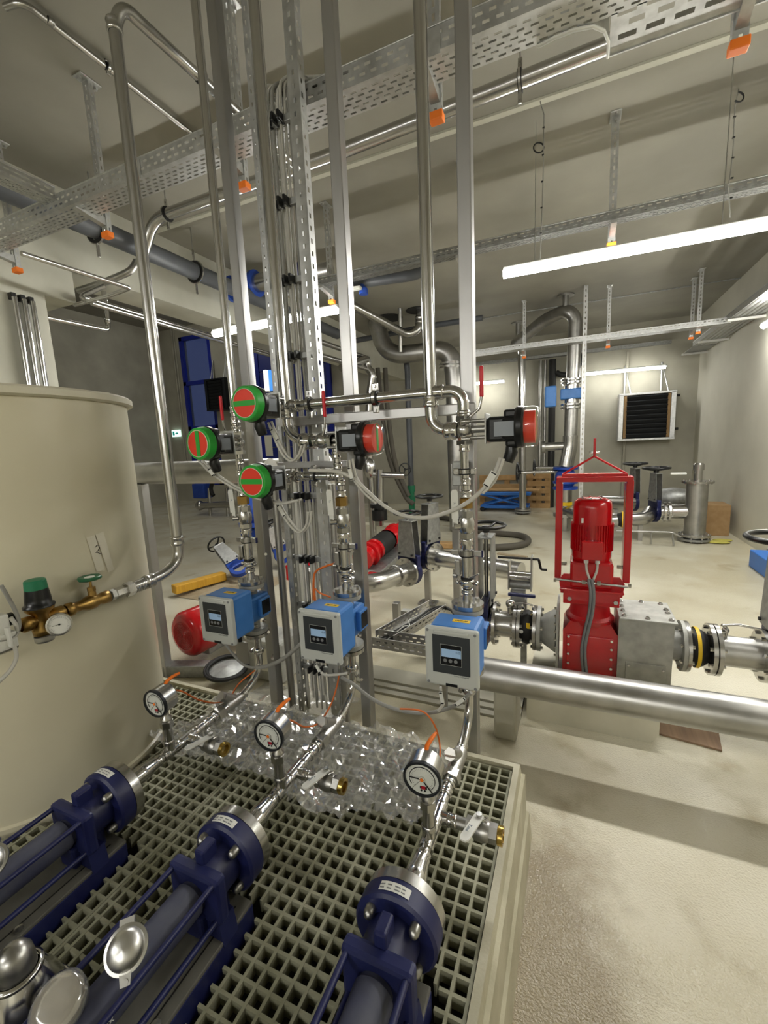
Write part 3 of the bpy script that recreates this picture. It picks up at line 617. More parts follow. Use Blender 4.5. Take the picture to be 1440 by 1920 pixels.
MB().hexa((0, -.025, 0), (0, .02, 0), .021).hexa((0, .02, 0), (0, .05, 0), .029).lathe((0, .05, 0), (0, 1, 0), [(.026, 0), (.02, .006), (.02, .012)], 16, True).build('union_nut', 'steel_bright', un)
sv = thing('solenoid_valve', 'white solenoid valve box with blue clip at the left edge before the tank', 'solenoid valve', (LXB+.02, .57, LZ-.02))
MB().rbox((0, .04, .05), (.06, .13, .075), .006).build('coil_box', 'white_plastic', sv); MB().rbox((.01, .06, .005), (.05, .11, .05), .005).build('connector_box', 'white_plastic', sv); b = MB(); b.rbox((.02, .09, .02), (.06, .008, .06), .002); b.build('retaining_clip', 'white_plastic', sv)
b = MB(); b.lathe((0, -.08, -.02), (0, 1, 0), [(.02, 0), (.022, .1), (.018, .12), (.018, .2)], 16, True); b.build('valve_body', 'steel', sv); MB().rbox((0, .03, .10), (.045, .05, .03), .004).build('blue_module', 'navy', sv)
MB().rbox((.0, .06, .115), (.03, .012, .04), .002).build('bracket', 'grey_plastic', sv); MB().cyl((.0, .10, .06), (0, .125, .06), .02, n=14).build('end_cap', 'black_plastic', sv)
cb = lambda pts, r, m, lab, cat='cable', bend=.04, g=None, nm=None: tag(MB().tube(pts, r, bend, 8).build(nm or 'cable', m), lab, cat, g)
def smooth(pts, k=6):
    P = [Vector(p) for p in pts]; P = [P[0]*2-P[1]]+P+[P[-1]*2-P[-2]]; out = []
    for i in range(1, len(P)-2):
        for j in range(k):
            t = j/k; a, b_, c_, d_ = P[i-1:i+3]; out.append(.5*((2*b_)+(c_-a)*t+(2*a-5*b_+4*c_-d_)*t*t+(3*b_-a-3*c_+d_)*t**3))
    out.append(P[-2]); return out
def cable(pts, r, m, lab, nm='cable', cat='cable', g=None): return tag(MB().tube(smooth(pts), r, 0, 8).build(nm, m), lab, cat, g)
pa = lambda L_, X=LXB+.05: [atx(u, v, X) for u, v in L_]
cable(pa([(2, 1098), (14, 1118), (30, 1148), (36, 1172), (28, 1190), (8, 1200), (-6, 1202)]), .006, 'grey_cable', 'grey cable looping out of the upper plug of the solenoid valve')
cable(pa([(20, 1158), (30, 1172), (32, 1186), (22, 1197), (0, 1198)]), .006, 'white_cable', 'short pale hose loop under the solenoid valve')
cable(pa([(19, 1198), (28, 1215), (30, 1235), (18, 1258), (-6, 1282)]), .006, 'white_cable', 'pale hose hanging down the tank from the solenoid valve')
# ---- steel outlet fitting in the lower left corner and bagged cap
ft = thing('hose_coupling', 'polished steel cone coupling with a dark dome in the lower left corner', 'coupling', (-1.04, .36, GZ+.09))
b = MB(); d_ = Vector((-.05, -.02, 1)).normalized(); o_ = Vector((0, 0, .0)); b.lathe(o_, d_, [(0.0, .0), (.072, .0), (.078, .01), (.078, .025), (.070, .03), (.070, .04), (.074, .045), (.064, .085), (.044, .125), (.041, .13)], 40, True); b.cyl((0, 0, -.06), (0, 0, 0), .05, n=20); b.build('cone', 'steel_bright', ft)
MB().lathe(o_+d_*.125, d_, [(.038, 0), (.045, .003), (.045, .010), (.038, .012)], 32, True).build('clamp_ring', 'steel_bright', ft)
MB().lathe(o_+d_*.135, d_, [(.034, 0), (.034, .022), (.032, .038), (.024, .052), (.012, .059), (0, .061)], 28, True).build('dome_cap', 'steel_dull', ft)
MB().torus(o_+d_*.036, d_, .076, .005, 40, 8).build('ring', 'steel_bright', ft)
bg = thing('bagged_cap', 'round sandy cap wrapped in clear plastic beside the cone coupling', 'cap', (-.905, .352, GZ+.225))
R = zto((.15, -.45, .9)); MB().lathe((0, 0, 0), R @ Vector((0, 0, 1)), [(0, -.02), (.042, -.02), (.046, -.014), (.046, .0), (.041, .006), (0, .008)], 32, True).build('cap_disc', 'crumple_paper', bg)
MB().lathe((0, 0, 0), R @ Vector((0, 0, 1)), [(.0, -.028), (.049, -.024), (.053, -.004), (.042, .011), (.02, .012), (0, .013)], 28, True).build('plastic_wrap', 'plastic_film', bg); MB().cyl((0, 0, -.05), (0, 0, -.02), .02, n=12).build('stem', 'steel_dull', bg)
# ================================================================ POSTS, RISERS, VALVES
def post(x, y, z0, z1, lab, wd=.05):
    t = thing('steel_post', lab, 'post', (x, y, z0), None, 'square steel posts')
    MB().rbox((0, 0, (z1-z0)/2), (wd, wd, z1-z0), .005, 3).build('post_tube', 'post_steel', t)
    MB().box((0, 0, .005), (.12, .12, .01)).build('foot_plate', 'post_steel', t); return t
p3_ = post(-.366, 1.655, NZ, CZ, 'square steel post behind the nearest flow meter'); p2_ = post(-.859, 1.655, NZ, CZ, 'square steel post right of the cable rack behind the middle flow meter')
p1_ = post(-1.394, 1.66, NZ, CZ, 'square steel post behind the left flow meter'); post(-2.72, 2.05, 0, 1.425, 'short square steel post under the grey pipe behind the tank', .06)
def pipe(pts, r, m, lab, nm='steel_pipe', bend=.07, fit=(), n=18, g=None, cat='pipe', t=None):
    t = t or thing(nm, lab, cat, pts[0], None, g); MB().tube(pts, r, bend, n, seg=8).build('pipe', m, t, True)
    for p, d in fit: collar(MB(), p, d, r*1.02, r*1.9).build('coupling', m, t, True)
    return t
D = Vector((0, 0, -1)); UX = Vector((1, 0, 0)); UY = Vector((0, 1, 0))
# riser to the tank
ra = pipe([(-1.545, 2.45, 3.27), (-1.57, 1.36, 3.27), (-1.60, 1.34, 3.20), (-1.60, 1.34, 1.155), (-1.60, 1.255, LZ+.01), (-1.60, 1.10, LZ)], .0225, 'steel', 'tall steel riser pipe bending to the brass valve on the tank', bend=.045, fit=[((-1.6, 1.34, 1.24), D), ((-1.6, 1.18, LZ+.004), UY), ((-1.60, 1.34, 3.20), D)])
b = MB()
for y in (1.12, 1.145, 1.17): collar(b, (-1.6, y, LZ), UY, .02, .02)
b.build('fitting', 'steel_bright', ra, True)
r1 = pipe([(-1.385, VY, CZ), (-1.385, VY, 1.69)], .0175, 'steel_bright', 'thin steel riser pipe to the left valve with red lever', fit=[((-1.385, VY, 1.80), D), ((-1.385, VY, 1.755), D), ((-1.385, VY, 1.715), D)])
r2 = pipe([(-1.115, 1.55, CZ), (-1.115, 1.55, 1.66), (-.97, 1.55, 1.645)], .0225, 'steel_bright', 'steel riser pipe before the cable rack, elbow to the middle valve', fit=[((-1.115, 1.55, 1.765), D)])
b = MB(); b.lathe((-1.06, 1.55, 1.646), UX, [(.022, 0), (.034, .012), (.036, .03), (.03, .05), (.024, .06)], 20, True); b.build('coupling', 'steel_bright', r2, True)
r3 = pipe([(-.481, 1.55, CZ), (-.481, 1.55, 1.665), (-.375, 1.55, 1.655)], .0225, 'steel_bright', 'right steel riser pipe, elbow into the valve before the nearest post', fit=[((-.481, 1.55, 1.765), D)])
b = MB(); b.lathe((-.435, 1.55, 1.656), UX, [(.022, 0), (.031, .008), (.033, .02), (.027, .03), (.033, .04), (.027, .052)], 20, True); b.build('coupling', 'steel_bright', r3, True)
h1 = pipe([(-1.13, 1.55, 1.795), (-.362, 1.55, 1.795), (-.362, 1.55, 1.70)], .021, 'steel_bright', 'upper horizontal steel pipe linking the valves across the posts', bend=.085, fit=[((-.45, 1.55, 1.795), UX), ((-1.07, 1.55, 1.795), UX), ((-.362, 1.55, 1.705), D)])
h2 = pipe([(-1.13, 1.55, 1.50), (-.885, 1.55, 1.50)], .0175, 'steel_bright', 'lower short horizontal steel pipe behind the lowest actuator', fit=[((-1.06, 1.55, 1.5), UX), ((-.915, 1.55, 1.5), UX)])
def clamp(par, p, d, r, nm='pipe_clamp', lug=(0, 0, 1)):
    p = Vector(p); d = Vector(d).normalized(); l = Vector(lug); e = d.cross(l)
    b = MB(); b.lathe(p-d*.011, d, [(r*1.02, 0), (r*1.32, 0), (r*1.32, .022), (r*1.02, .022)], 20); c = b.build(nm, 'black_rubber', par, True)
    b = MB(); b.lathe(p-d*.007, d, [(r*1.33, 0), (r*1.42, 0), (r*1.42, .014), (r*1.33, .014)], 20); R = axes(d, e, l)
    for s_ in (-1, 1): b.rbox(p+l*(s_*r*2.0), (.024, .012, r*1.3), .003, R=R); b.hexa(p+l*(s_*r*2.1)-UY*.006, p+l*(s_*r*2.1)-UY*.012, .006)
    b.build('clamp_band', 'steel', par, True)
clamp(h1, (-.70, 1.55, 1.795), UX, .021); clamp(h1, (-1.00, 1.55, 1.795), UX, .021); clamp(h2, (-1.00, 1.55, 1.50), UX, .0175)
tag(MB().rbox((-.76, 1.615, 1.735), (.86, .025, .04), .004).build('mounting_rail', 'post_steel'), 'flat steel mounting rail under the upper horizontal pipe', 'rail')
tag(MB().rbox((-1.05, 1.615, 1.545), (.36, .02, .03), .004).build('mounting_rail', 'post_steel'), 'short steel mounting rail behind the lower horizontal pipe', 'rail')
# ---- valve trains above the flow meters
def make_train():
    t = thing('valve_train', 'x', 'valve train', (PX[2], VY, 1.018)); r = .0155
    MB().tube([(0, 0, 0), (0, 0, .47)], r, 0, 18).build('pipe', 'steel_bright', t)
    b = MB(); b.cyl((0, 0, 0), (0, 0, .03), .021, .018, n=18); collar(b, (0, 0, .045), (0, 0, 1), .019, .02); b.build('weld_neck', 'steel', t)
    b = MB(); b.lathe((0, 0, .062), (0, 0, 1), [(.016, 0), (.025, .004), (.03, .011), (.022, .016), (.03, .021), (.025, .028), (.016, .032)], 20, True)
    for s_ in (-1, 1): b.sphere((s_*.036, -.004, .078), .0085, 8, 6)
    b.build('clamp_ring', 'steel_bright', t)
    MB().lathe((0, 0, .085), (0, 0, 1), [(.023, 0), (.024, .006), (.024, .014), (.018, .018)], 20).build('gasket', 'black_rubber', t)
    MB().cyl((0, 0, .10), (0, 0, .18), .0205, n=20).build('sleeve', 'steel', t)
    b = MB(); b.rbox((-.033, -.004, .135), (.02, .024, .06), .004); b.cyl((-.05, -.01, .105), (-.035, -.01, .105), .011, n=10); b.cyl((.01, -.02, .10), (.05, -.035, .125), .003, n=6); b.build('sample_tap', 'steel_dull', t)
    b = MB(); b.lathe((0, 0, .183), (0, 0, 1), [(.017, 0), (.026, 0), (.026, .018), (.017, .018)], 20)
    for s_ in (-1, 1): b.rbox((s_*.042, -.006, .192), (.03, .008, .022), .003)
    cl = b.build('pipe_clamp', 'steel_dull', t)
    MB().lathe((0, 0, .178), (0, 0, 1), [(.017, 0), (.0275, 0), (.0275, .005), (.017, .005)], 20).build('clamp_rubber', 'black_rubber', t)
    MB().rbox((.058, -.004, .192), (.008, .012, .026), .003).build('end_cap', 'navy', t)
    b = MB(); b.lathe((0, 0, .205), (0, 0, 1), [(.018, 0), (.024, .006), (.020, .014), (.027, .022), (.022, .03), (.026, .036), (.02, .042)], 20, True); b.build('coupling', 'steel_bright', t)
    b = MB(); b.hexa((0, 0, .248), (0, 0, .268), .028); b.lathe((0, 0, .268), (0, 0, 1), [(.024, 0), (.031, .012), (.032, .04), (.026, .058)], 20, True); b.hexa((0, 0, .326), (0, 0, .35), .028); b.cyl((-.02, -.02, .297), (-.04, -.035, .297), .014, n=12); b.build('valve_body', 'steel', t)
    b = MB(); b.prism([(-.012, 0), (.012, 0), (.012, .096), (.007, .106), (-.007, .106), (-.012, .096)], (-.032, -.036, .325), (1, .25, 0), (0, -.05, 1), (.25, -1, -.05), .004); b.box((-.032, -.034, .315), (.02, .004, .04)); b.build('lever', 'white_plastic', t)
    textmesh('Yami', .012, 'lever_print', 'lcd_ink', t, (-.030, -.0425, .39), (0, 0, 1), (-1, -.25, 0))
    MB().hexa((0, 0, .36), (0, 0, .395), .026).build('brass_nut', 'brass', t)
    b = MB(); collar(b, (0, 0, .41), (0, 0, 1), .018, .03); collar(b, (0, 0, .455), (0, 0, 1), .016, .025); b.build('coupling', 'steel_bright', t)
    return t
tl = ('vertical valve train with white lever above the nearest flow meter', 'vertical valve train with white lever above the middle flow meter', 'vertical valve train with white lever above the left flow meter')
tr_ = make_train(); tr_['label'] = tl[0]; tr_['group'] = 'valve trains above the flow meters'
copy_tree(tr_, (PX[1], VY, 1.018), tl[1]); copy_tree(tr_, (PX[0], VY, 1.018), tl[2])
u3 = pipe([(-.358, VY, 1.48), (-.360, VY, 1.70)], .0155, 'steel_bright', 'vertical steel pipe between the nearest actuator valve and its lever valve', fit=[((-.358, VY, 1.595), D), ((-.358, VY, 1.70), D)])
clamp(u3, (-.358, VY, 1.51), D, .0155, lug=(1, 0, 0)); MB().rbox((-.385, 1.59, 1.50), (.05, .06, .09), .004).build('clamp_bracket', 'galv_dark', u3, True)
pipe([(-.875, VY, 1.48), (-.885, VY, 1.63)], .0155, 'steel_bright', 'vertical steel pipe between the middle actuator valve and its lever valve', fit=[((-.878, VY, 1.54), D), ((-.882, VY, 1.585), D), ((-.877, VY, 1.505), D)])
pipe([(-1.385, VY, 1.48), (-1.385, VY, 1.64)], .0155, 'steel_bright', 'vertical steel pipe below the left actuator valve', fit=[((-1.385, VY, 1.52), D), ((-1.385, VY, 1.57), D)])
# ---- valve bodies for the actuators
def vbody(name, lab, p, dirs, r=.021):
    p = Vector(p); t = thing(name, lab, 'valve', p); MB().sphere((0, 0, 0), r*1.55, 18, 12).build('valve_body', 'steel', t)
    for d in dirs:
        d = Vector(d); b = MB(); b.cyl(d*.01, d*.05, r*1.1, n=16); b.hexa(d*.034, d*.05, r*1.5); b.build('valve_port', 'steel_bright', t)
    return t
v5 = vbody('three_way_valve', 'steel three way valve joining the right riser and the upper pipe', (-.360, 1.55, 1.655), [(0, 0, 1), (0, 0, -1), (-1, 0, 0)])
for s_ in (-1, 1): MB().cyl((.0, -.036, s_*.03), (.03, -.036, s_*.03), .008, n=10).build('bolt', 'steel', v5)
vbody('ball_valve', 'steel valve between the middle riser elbow and its actuator', (-.95, 1.55, 1.645), [(-1, 0, 0), (1, 0, 0)])
vbody('ball_valve', 'steel valve at the left end of the upper horizontal pipe', (-1.135, 1.55, 1.795), [(1, 0, 0), (0, -1, 0)], .018)
vbody('ball_valve', 'steel valve at the left end of the lower horizontal pipe', (-1.135, 1.55, 1.50), [(1, 0, 0), (0, -1, 0)], .018)
vbody('ball_valve', 'steel valve on the thin left riser behind its red lever', (-1.385, 1.545, 1.655), [(0, 0, 1), (0, 0, -1)], .018)
# ---- electric actuators, local +Z from valve to face, local +Y up
def make_actuator(clear):
    t = thing('valve_actuator', 'x', 'actuator', (0, 0, 0))
    b = MB()
    for x in (-1, 1):
        for y in (-1, 1): b.cyl((x*.022, y*.026, .02), (x*.022, y*.026, .066), .006, n=8)
    b.cyl((0, 0, .0), (0, 0, .07), .012, n=12); b.build('bracket_studs', 'steel_dull', t)
    MB().rbox((0, 0, .068), (.082, .094, .005), .002).build('mounting_plate', 'galvanised', t)
    b = MB(); b.rbox((0, -.004, .118), (.074, .078, .094), .010); b.rbox((0, -.004, .14), (.088, .07, .05), .012); b.rbox((0, .04, .15), (.05, .03, .06), .008); b.rbox((0, -.045, .15), (.05, .03, .05), .008); b.build('housing', 'black_plastic', t)
    for s_ in (-1, 1): MB().box((s_*.0446, -.004, .128), (.001, .044, .066)).build('side_label', 'sign_grey', t)
    MB().lathe((0, 0, .155), (0, 0, 1), [(.0, 0), (.06, 0), (.064, .006), (.064, .02), (.06, .026), (0, .026)], 40).build('drum', 'black_plastic', t)
    MB().tube([(0, -.05, .14), (0, -.075, .142), (0, -.105, .130)], lambda q: .015 if q < .4 else .023-.006*q, 0, 12).build('cable_gland', 'black_plastic', t)
    if not clear:
        MB().lathe((0, 0, .18), (0, 0, 1), [(.061, 0), (.062, .004), (.058, .030), (.055, .032), (.047, .032)], 40).build('indicator_ring', 'indicator_green', t)
        MB().lathe((0, 0, .2115), (0, 0, 1), [(.0475, 0), (0, .0004)], 40).build('indicator_disc', 'indicator_red', t)
        MB().box((0, 0, .2125), (.096, .018, .0015)).build('indicator_bar', 'indicator_green', t)
        MB().lathe((0, 0, .212), (0, 0, 1), [(.047, 0), (.049, .0014), (.047, .002)], 40).build('rim_line', 'tank_rim', t)
    else:
        MB().lathe((0, 0, .181), (0, 0, 1), [(.05, 0), (.05, .032), (0, .032)], 36).build('indicator_drum', 'indicator_red', t)
        MB().box((0, 0, .2135), (.016, .094, .0012)).build('indicator_bar', 'indicator_green', t)
        MB().lathe((0, 0, .178), (0, 0, 1), [(.062, 0), (.062, .030), (.058, .042), (.052, .045), (0, .046)], 40, True).build('clear_cover', 'clear_cover', t)
    return t
RL = zto((0, -1, 0)); RR = zto((1, 0, 0)); RV = Matrix.Rotation(PI/2, 3, 'Z')
a1 = make_actuator(False); al = ('actuator with red disc and horizontal green bar on the upper pipe, highest of the three', 'actuator with red disc and horizontal green bar on the lower pipe, lowest of the three', 'actuator with red disc and vertical green bar beside the tank riser, leftmost')
a1.location = (-1.135, 1.55, 1.795); a1.rotation_euler = RL.to_euler(); WM[a1] = Matrix.Translation(a1.location) @ RL.to_4x4(); a1.scale = (1.1, 1.1, 1.1); a1['label'] = al[0]; a1['group'] = 'green and red valve actuators'
copy_tree(a1, (-1.135, 1.55, 1.50), al[1], RL); a3 = copy_tree(a1, (-1.385, 1.545, 1.655), al[2], RL)
for k in list(col.objects):
    if k.parent is a3 and k.name.startswith('indicator_bar'): k.rotation_euler = (0, 0, PI/2)
a4 = make_actuator(True); a4.location = (-.935, 1.55, 1.645); a4.rotation_euler = RR.to_euler(); a4.scale = (1.1, 1.1, 1.1); a4['label'] = 'actuator with clear cover over a red drum on the middle riser valve'; a4['group'] = 'clear capped valve actuators'
WM[a4] = Matrix.Translation(a4.location) @ RR.to_4x4(); copy_tree(a4, (-.352, 1.55, 1.657), 'actuator with clear cover over a red drum before the nearest post', RR)
def lever(p, d, lab, up=Vector((0, 0, 1))):
    p = Vector(p); d = Vector(d); t = thing('hand_lever', lab, 'lever', p)
    MB().tube([p, p+d*.035+up*.02, p+d*.042+up*.06], .005, .01, 8).build('lever_arm', 'steel', t, True)
    b = MB(); c = p+d*.042+up*.055; b.rbox(c+up*.052, (.014, .012, .105), .006, 3); b.build('grip', 'red_grip', t, True)
lever((-.335, 1.53, 1.70), (1, 0, .2), 'red hand lever standing up beside the nearest post'); lever((-.935, 1.53, 1.665), (.4, 0, .4), 'red hand lever standing up at the middle actuator', Vector((0, 0, 1))); lever((-1.39, 1.50, 1.68), (.0, -.8, .4), 'red hand lever standing up behind the leftmost actuator')
# ---- cables of the actuators and meters
C5 = lambda L_, Y=1.47: [aty(u, v, Y) for u, v in L_]
def tagstrip(p, q, lab, r=.008):
    p = Vector(p); q = Vector(q); d = (q-p).normalized(); e = d.cross(UY).normalized(); n_ = e.cross(d); R = axes(d, e, n_); t = thing('cable_tag', lab, 'cable tag', p)
    MB().rbox((p+q)/2-UY*.008, ((q-p).length, r*2, .002), .001, 1, R=R).build('tag_plate', 'white_plastic', t, True)
    for s_ in (.08, .92): MB().rbox(p.lerp(q, s_)-UY*.006, (.004, r*1.5, .012), .001, 1, R=R).build('cable_tie', 'ink', t, True)
def pair(L1, lab, tg=None, tl=None, Y=1.47, off=6):
    cable(C5(L1, Y), .0052, 'white_cable', lab+', first of the pair', g=lab); cable(C5([(u+off, v-off*.3) for u, v in L1], Y+.008), .0052, 'white_cable', lab+', second of the pair', g=lab)
    if tg: tagstrip(aty(*tg[0], Y-.012), aty(*tg[1], Y-.012), tl)
pair([(372, 862), (392, 884), (420, 904), (448, 920), (470, 930), (500, 940), (528, 944), (560, 938)], 'pale cable sagging from the leftmost actuator', ((394, 879), (403, 892)), 'white cable tag on the cables of the leftmost actuator', Y=1.42)
pair([(503, 792), (512, 815), (522, 838), (535, 858), (548, 864), (560, 852), (566, 835)], 'pale cable looping below the highest actuator', ((511, 804), (524, 826)), 'white cable tag below the highest actuator')
pair([(516, 938), (524, 955), (536, 975), (550, 992), (562, 998), (574, 985), (578, 960)], 'pale cable looping below the lowest actuator', ((523, 946), (536, 968)), 'white cable tag below the lowest actuator')
pair([(655, 862), (658, 880), (664, 900), (684, 925), (706, 944)], 'pale cable from the middle clear actuator', ((656, 876), (662, 900)), 'white cable tag below the middle clear actuator', Y=1.49)
cable(C5([(939, 858), (931, 880), (918, 903), (900, 923), (872, 945), (835, 962), (795, 971), (755, 966), (720, 948), (690, 922), (664, 898), (630, 884), (580, 882)], 1.49), .0075, 'white_cable', 'thick pale cable sagging between the two clear capped actuators')
cable(C5([(944, 860), (937, 880), (925, 905), (905, 925)], 1.48), .0052, 'white_cable', 'thin pale cable beside the tag of the nearest actuator')
tagstrip(aty(928, 885, 1.46), aty(911, 912, 1.46), 'white cable tag below the nearest actuator', .012)
cable(C5([(883, 1298), (862, 1318), (835, 1330), (800, 1337), (760, 1334), (720, 1322), (690, 1305), (664, 1284), (640, 1270)], 1.45), .0075, 'grey_cable', 'grey cable sagging from the nearest flow meter to the cable rack')
cable(C5([(826, 1288), (828, 1305), (831, 1320), (822, 1333)], 1.40), .0055, 'white_cable', 'short pale cable under the nearest flow meter'); tagstrip(aty(827, 1295, 1.39), aty(831, 1318, 1.39), 'upright white cable tag under the nearest flow meter', .007); tagstrip(aty(873, 1307, 1.42), aty(854, 1320, 1.42), 'slanted white cable tag under the nearest flow meter', .007)
cable(C5([(592, 1244), (600, 1258), (612, 1266), (640, 1264), (650, 1262)], 1.40), .0055, 'white_cable', 'short pale cable under the middle flow meter'); tagstrip(aty(593, 1243, 1.385), aty(602, 1260, 1.385), 'white cable tag under the middle flow meter', .007)
cable(C5([(482, 1252), (505, 1248), (530, 1236), (550, 1220), (566, 1205)], 1.42), .009, 'grey_cable', 'grey hose from the left pipe to the middle flow meter')
cable(C5([(418, 1203), (428, 1215), (440, 1230), (456, 1246), (474, 1252), (486, 1248)], 1.42), .006, 'grey_cable', 'grey cable under the left flow meter')
oc = 'orange_cable'
cable([aty(796, 1441, 1.0)]+C5([(803, 1434)], 1.02)+C5([(815, 1441), (823, 1432)], 1.12)+C5([(825, 1400), (817, 1365), (801, 1340), (782, 1331), (750, 1329)], 1.42), .0034, oc, 'orange cable from the nearest gauge up to the grey cable')
cable([aty(510, 1357, 1.0), aty(526, 1349, 1.02), aty(548, 1352, 1.1), aty(572, 1363, 1.2), aty(598, 1355, 1.3), aty(620, 1322, 1.4), aty(632, 1285, 1.44), aty(636, 1262, 1.45)], .0034, oc, 'orange cable from the middle gauge up to the rack')
cable([aty(301, 1303, 1.0), aty(318, 1296, 1.03), aty(340, 1296, 1.1), aty(372, 1312, 1.2), aty(405, 1318, 1.3), aty(430, 1308, 1.4), aty(448, 1282, 1.45), aty(478, 1257, 1.47)], .0034, oc, 'orange cable from the tank side gauge along the film')
cable(C5([(588, 1125), (588, 1090), (592, 1072), (610, 1062), (630, 1056)], 1.6), .005, oc, 'orange cable bending beside the cable rack to the middle valve train')
cable(C5([(592, 1130), (590, 1105), (600, 1112), (620, 1120)], 1.6), .004, oc, 'orange cable stub beside the middle upper flange')
# ---- cable rack
rk = thing('cable_rack', 'upright perforated cable rack between the posts carrying pale cables', 'cable rack', (-1.18, 1.73, NZ))
def upright(x, y, z0, z1, wd=.055, dp=.045):
    b = MB(); L_ = z1-z0
    b.perf((x-wd/2, y, z0), (0, 0, 1), (1, 0, 0), L_, [(0, wd*.4, 0, 0, 0), (wd*.4, wd*.6, .05, .018, .01), (wd*.6, wd, 0, 0, 0)])
    for sx in (-1, 1): b.perf((x+sx*wd/2, y, z0), (0, 0, 1), (0, 1, 0), L_, [(0, .012, 0, 0, 0), (.012, .024, .05, .02, .03), (.024, dp, 0, 0, 0)])
    return b
upright(-1.283, 1.71, NZ, CZ, .03).build('upright', 'galvanised', rk, True); upright(-1.072, 1.71, NZ, CZ).build('upright', 'galvanised', rk, True)
for i, (u, v) in enumerate(((538, 212), (536, 375), (546, 522), (553, 666), (566, 790), (556, 930), (560, 1048), (590, 1140), (585, 1255))):
    p = aty(u, v, 1.72); z = p.z; b = MB(); b.rbox((-1.185, 1.745, z), (.20, .02, .028), .003); b.build('rung', 'galv_dark', rk, True)
    b = MB()
    for x in (-1.215, -1.185, -1.155): b.rbox((x, 1.725, z), (.012, .05, .034), .003)
    b.build('cable_clamp', 'black_plastic', rk, True)
for k in range(13):
    x = -1.262+.0118*k+random.uniform(-.003, .003); y = 1.765+random.uniform(-.012, .012) + (.012 if k % 2 else -.006)
    w_ = lambda: random.uniform(-.004, .004)
    pts = [(x+w_(), y, .25+.05*(k % 3))]+[(x+w_(), y+w_(), z) for z in (.7, 1.2, 1.7, 2.2, 2.7)]+[(x, y, 3.08), (x+.01, y+.03, 3.17), (x+.05, y+.10, 3.19+.008*(k % 3)), (x+.22, y+.14, 3.15+.004*k)]
    tag(MB().tube(smooth(pts, 4), random.choice((.006, .007, .0085)), 0, 8).build('cable', random.choice(('white_cable', 'white_cable', 'grey_cable'))), 'pale cable in the upright bundle on the cable rack', 'cable', 'cables on the cable rack')
cable([(-1.2, 1.80, 3.13), (-1.17, 1.84, 3.21), (-1.08, 1.9, 3.22), (-.98, 1.93, 3.17)], .009, 'black_rubber', 'thick black cable arching from the rack onto the main cable tray')
for i, x in enumerate((-1.345, -1.02)): tag(MB().tube([(x, 1.72, NZ), (x, 1.72, 1.45)], .019, 0, 14).build('conduit', 'post_steel'), ('dull steel conduit pipe left of the cable rack', 'dull steel conduit pipe right of the cable rack')[i], 'conduit')
tag(MB().box((-1.02, 1.60, .80), (.09, .004, .13)).build('end_plate', 'post_steel'), 'small blank steel plate on the rack below the middle flow meter', 'plate')
tag(MB().box((-1.445, 1.50, .66), (.075, .004, .11)).build('end_plate', 'post_steel'), 'small blank steel plate beside the left discharge pipe', 'plate')
for (u, v), lab in (((655, 1035), 'threaded rod sticking out above the middle upper flange'), ((655, 1095), 'threaded rod sticking out beside the middle clamp ring'), ((500, 1040), 'threaded rod sticking out beside the left valve train'), ((505, 1180), 'threaded rod sticking out beside the left flow meter'), ((512, 1228), 'threaded rod sticking out above the left pipe elbow'), ((672, 1265), 'threaded rod sticking out below the middle flow meter')):
    p = aty(u, v, 1.60); t = thing('threaded_rod', lab, 'rod', p); MB().cyl((0, 0, 0), (.045, -.06, .02), .0042, n=8).build('rod', 'steel', t); MB().hexa((.045, -.06, .02), (.05, -.066, .022), .007).build('nut', 'steel_bright', t)
# ================================================================ CEILING: LAMPS, TRAYS, HANGERS, PIPES
def lamp(p0, p1, lab, drop=None, dm='lamp_diffuser'):
    p0 = Vector(p0); p1 = Vector(p1); d = (p1-p0).normalized(); e = d.cross(Vector((0, 0, 1))).normalized(); t = thing('ceiling_lamp', lab, 'lamp', (p0+p1)/2, None, 'linear lamps'); L_ = (p1-p0).length; R = axes(d, e, d.cross(e))
    MB().rbox((p0+p1)/2+Vector((0, 0, .042)), (L_, .075, .035), .008, 2, R=R).build('lamp_housing', 'lamp_body', t, True)
    b = MB(); n = 10; prof = [(.042*math.cos(a), -.045*math.sin(a)) for a in [PI*k/n for k in range(n+1)]]
    A = [p0+e*x+Vector((0, 0, z+.028)) for x, z in prof]; B = [p1+e*x+Vector((0, 0, z+.028)) for x, z in prof]; N = len(A)
    b.add(A+B, [(i, i+1, N+i+1, N+i) for i in range(N-1)], True); b.add(A, [list(range(N))]); b.add(B, [list(range(N))[::-1]]); b.build('diffuser', dm, t, True)
    if drop is not None:
        for q in drop: MB().cyl(q, (q[0], q[1], CZ), .003, n=6).build('suspension_wire', 'steel_dull', t, True)
    return t
lamp((-.53, 3.7, 2.87), (1.75, 3.7, 2.855), 'long bright linear lamp at right under the middle tray', [(-.3, 3.7, 2.9), (.85, 3.7, 2.9)])
lamp((-3.50, 3.7, 2.83), (-2.0, 3.7, 2.84), 'bright linear lamp behind the cable rack', [(-3.2, 3.7, 2.9), (-2.3, 3.7, 2.9)])
lamp((.165, 10.3, 2.865), (1.615, 10.3, 2.855), 'bright linear lamp above the louvred heater on the back wall', None, 'lamp_diffuser_soft'); lamp((-2.6, 10.3, 2.90), (-1.47, 10.3, 2.88), 'bright linear lamp on the back wall left of the nearest post', None, 'lamp_diffuser_soft')
lamp((2.15, 7.15, 2.85), (2.15, 5.6, 2.85), 'linear lamp on the right wall at the edge of the photo')
for i, (x0, y) in enumerate(((-.2, -4.4), (-3.5, -2.6))): lamp((x0, y, 2.86), (x0+1.57, y, 2.86), ('unseen fill lamp added overhead behind the camera at right', 'unseen fill lamp added overhead behind the camera at left')[i])  # unseen lamps added to brighten the tank, pillar and meter fronts
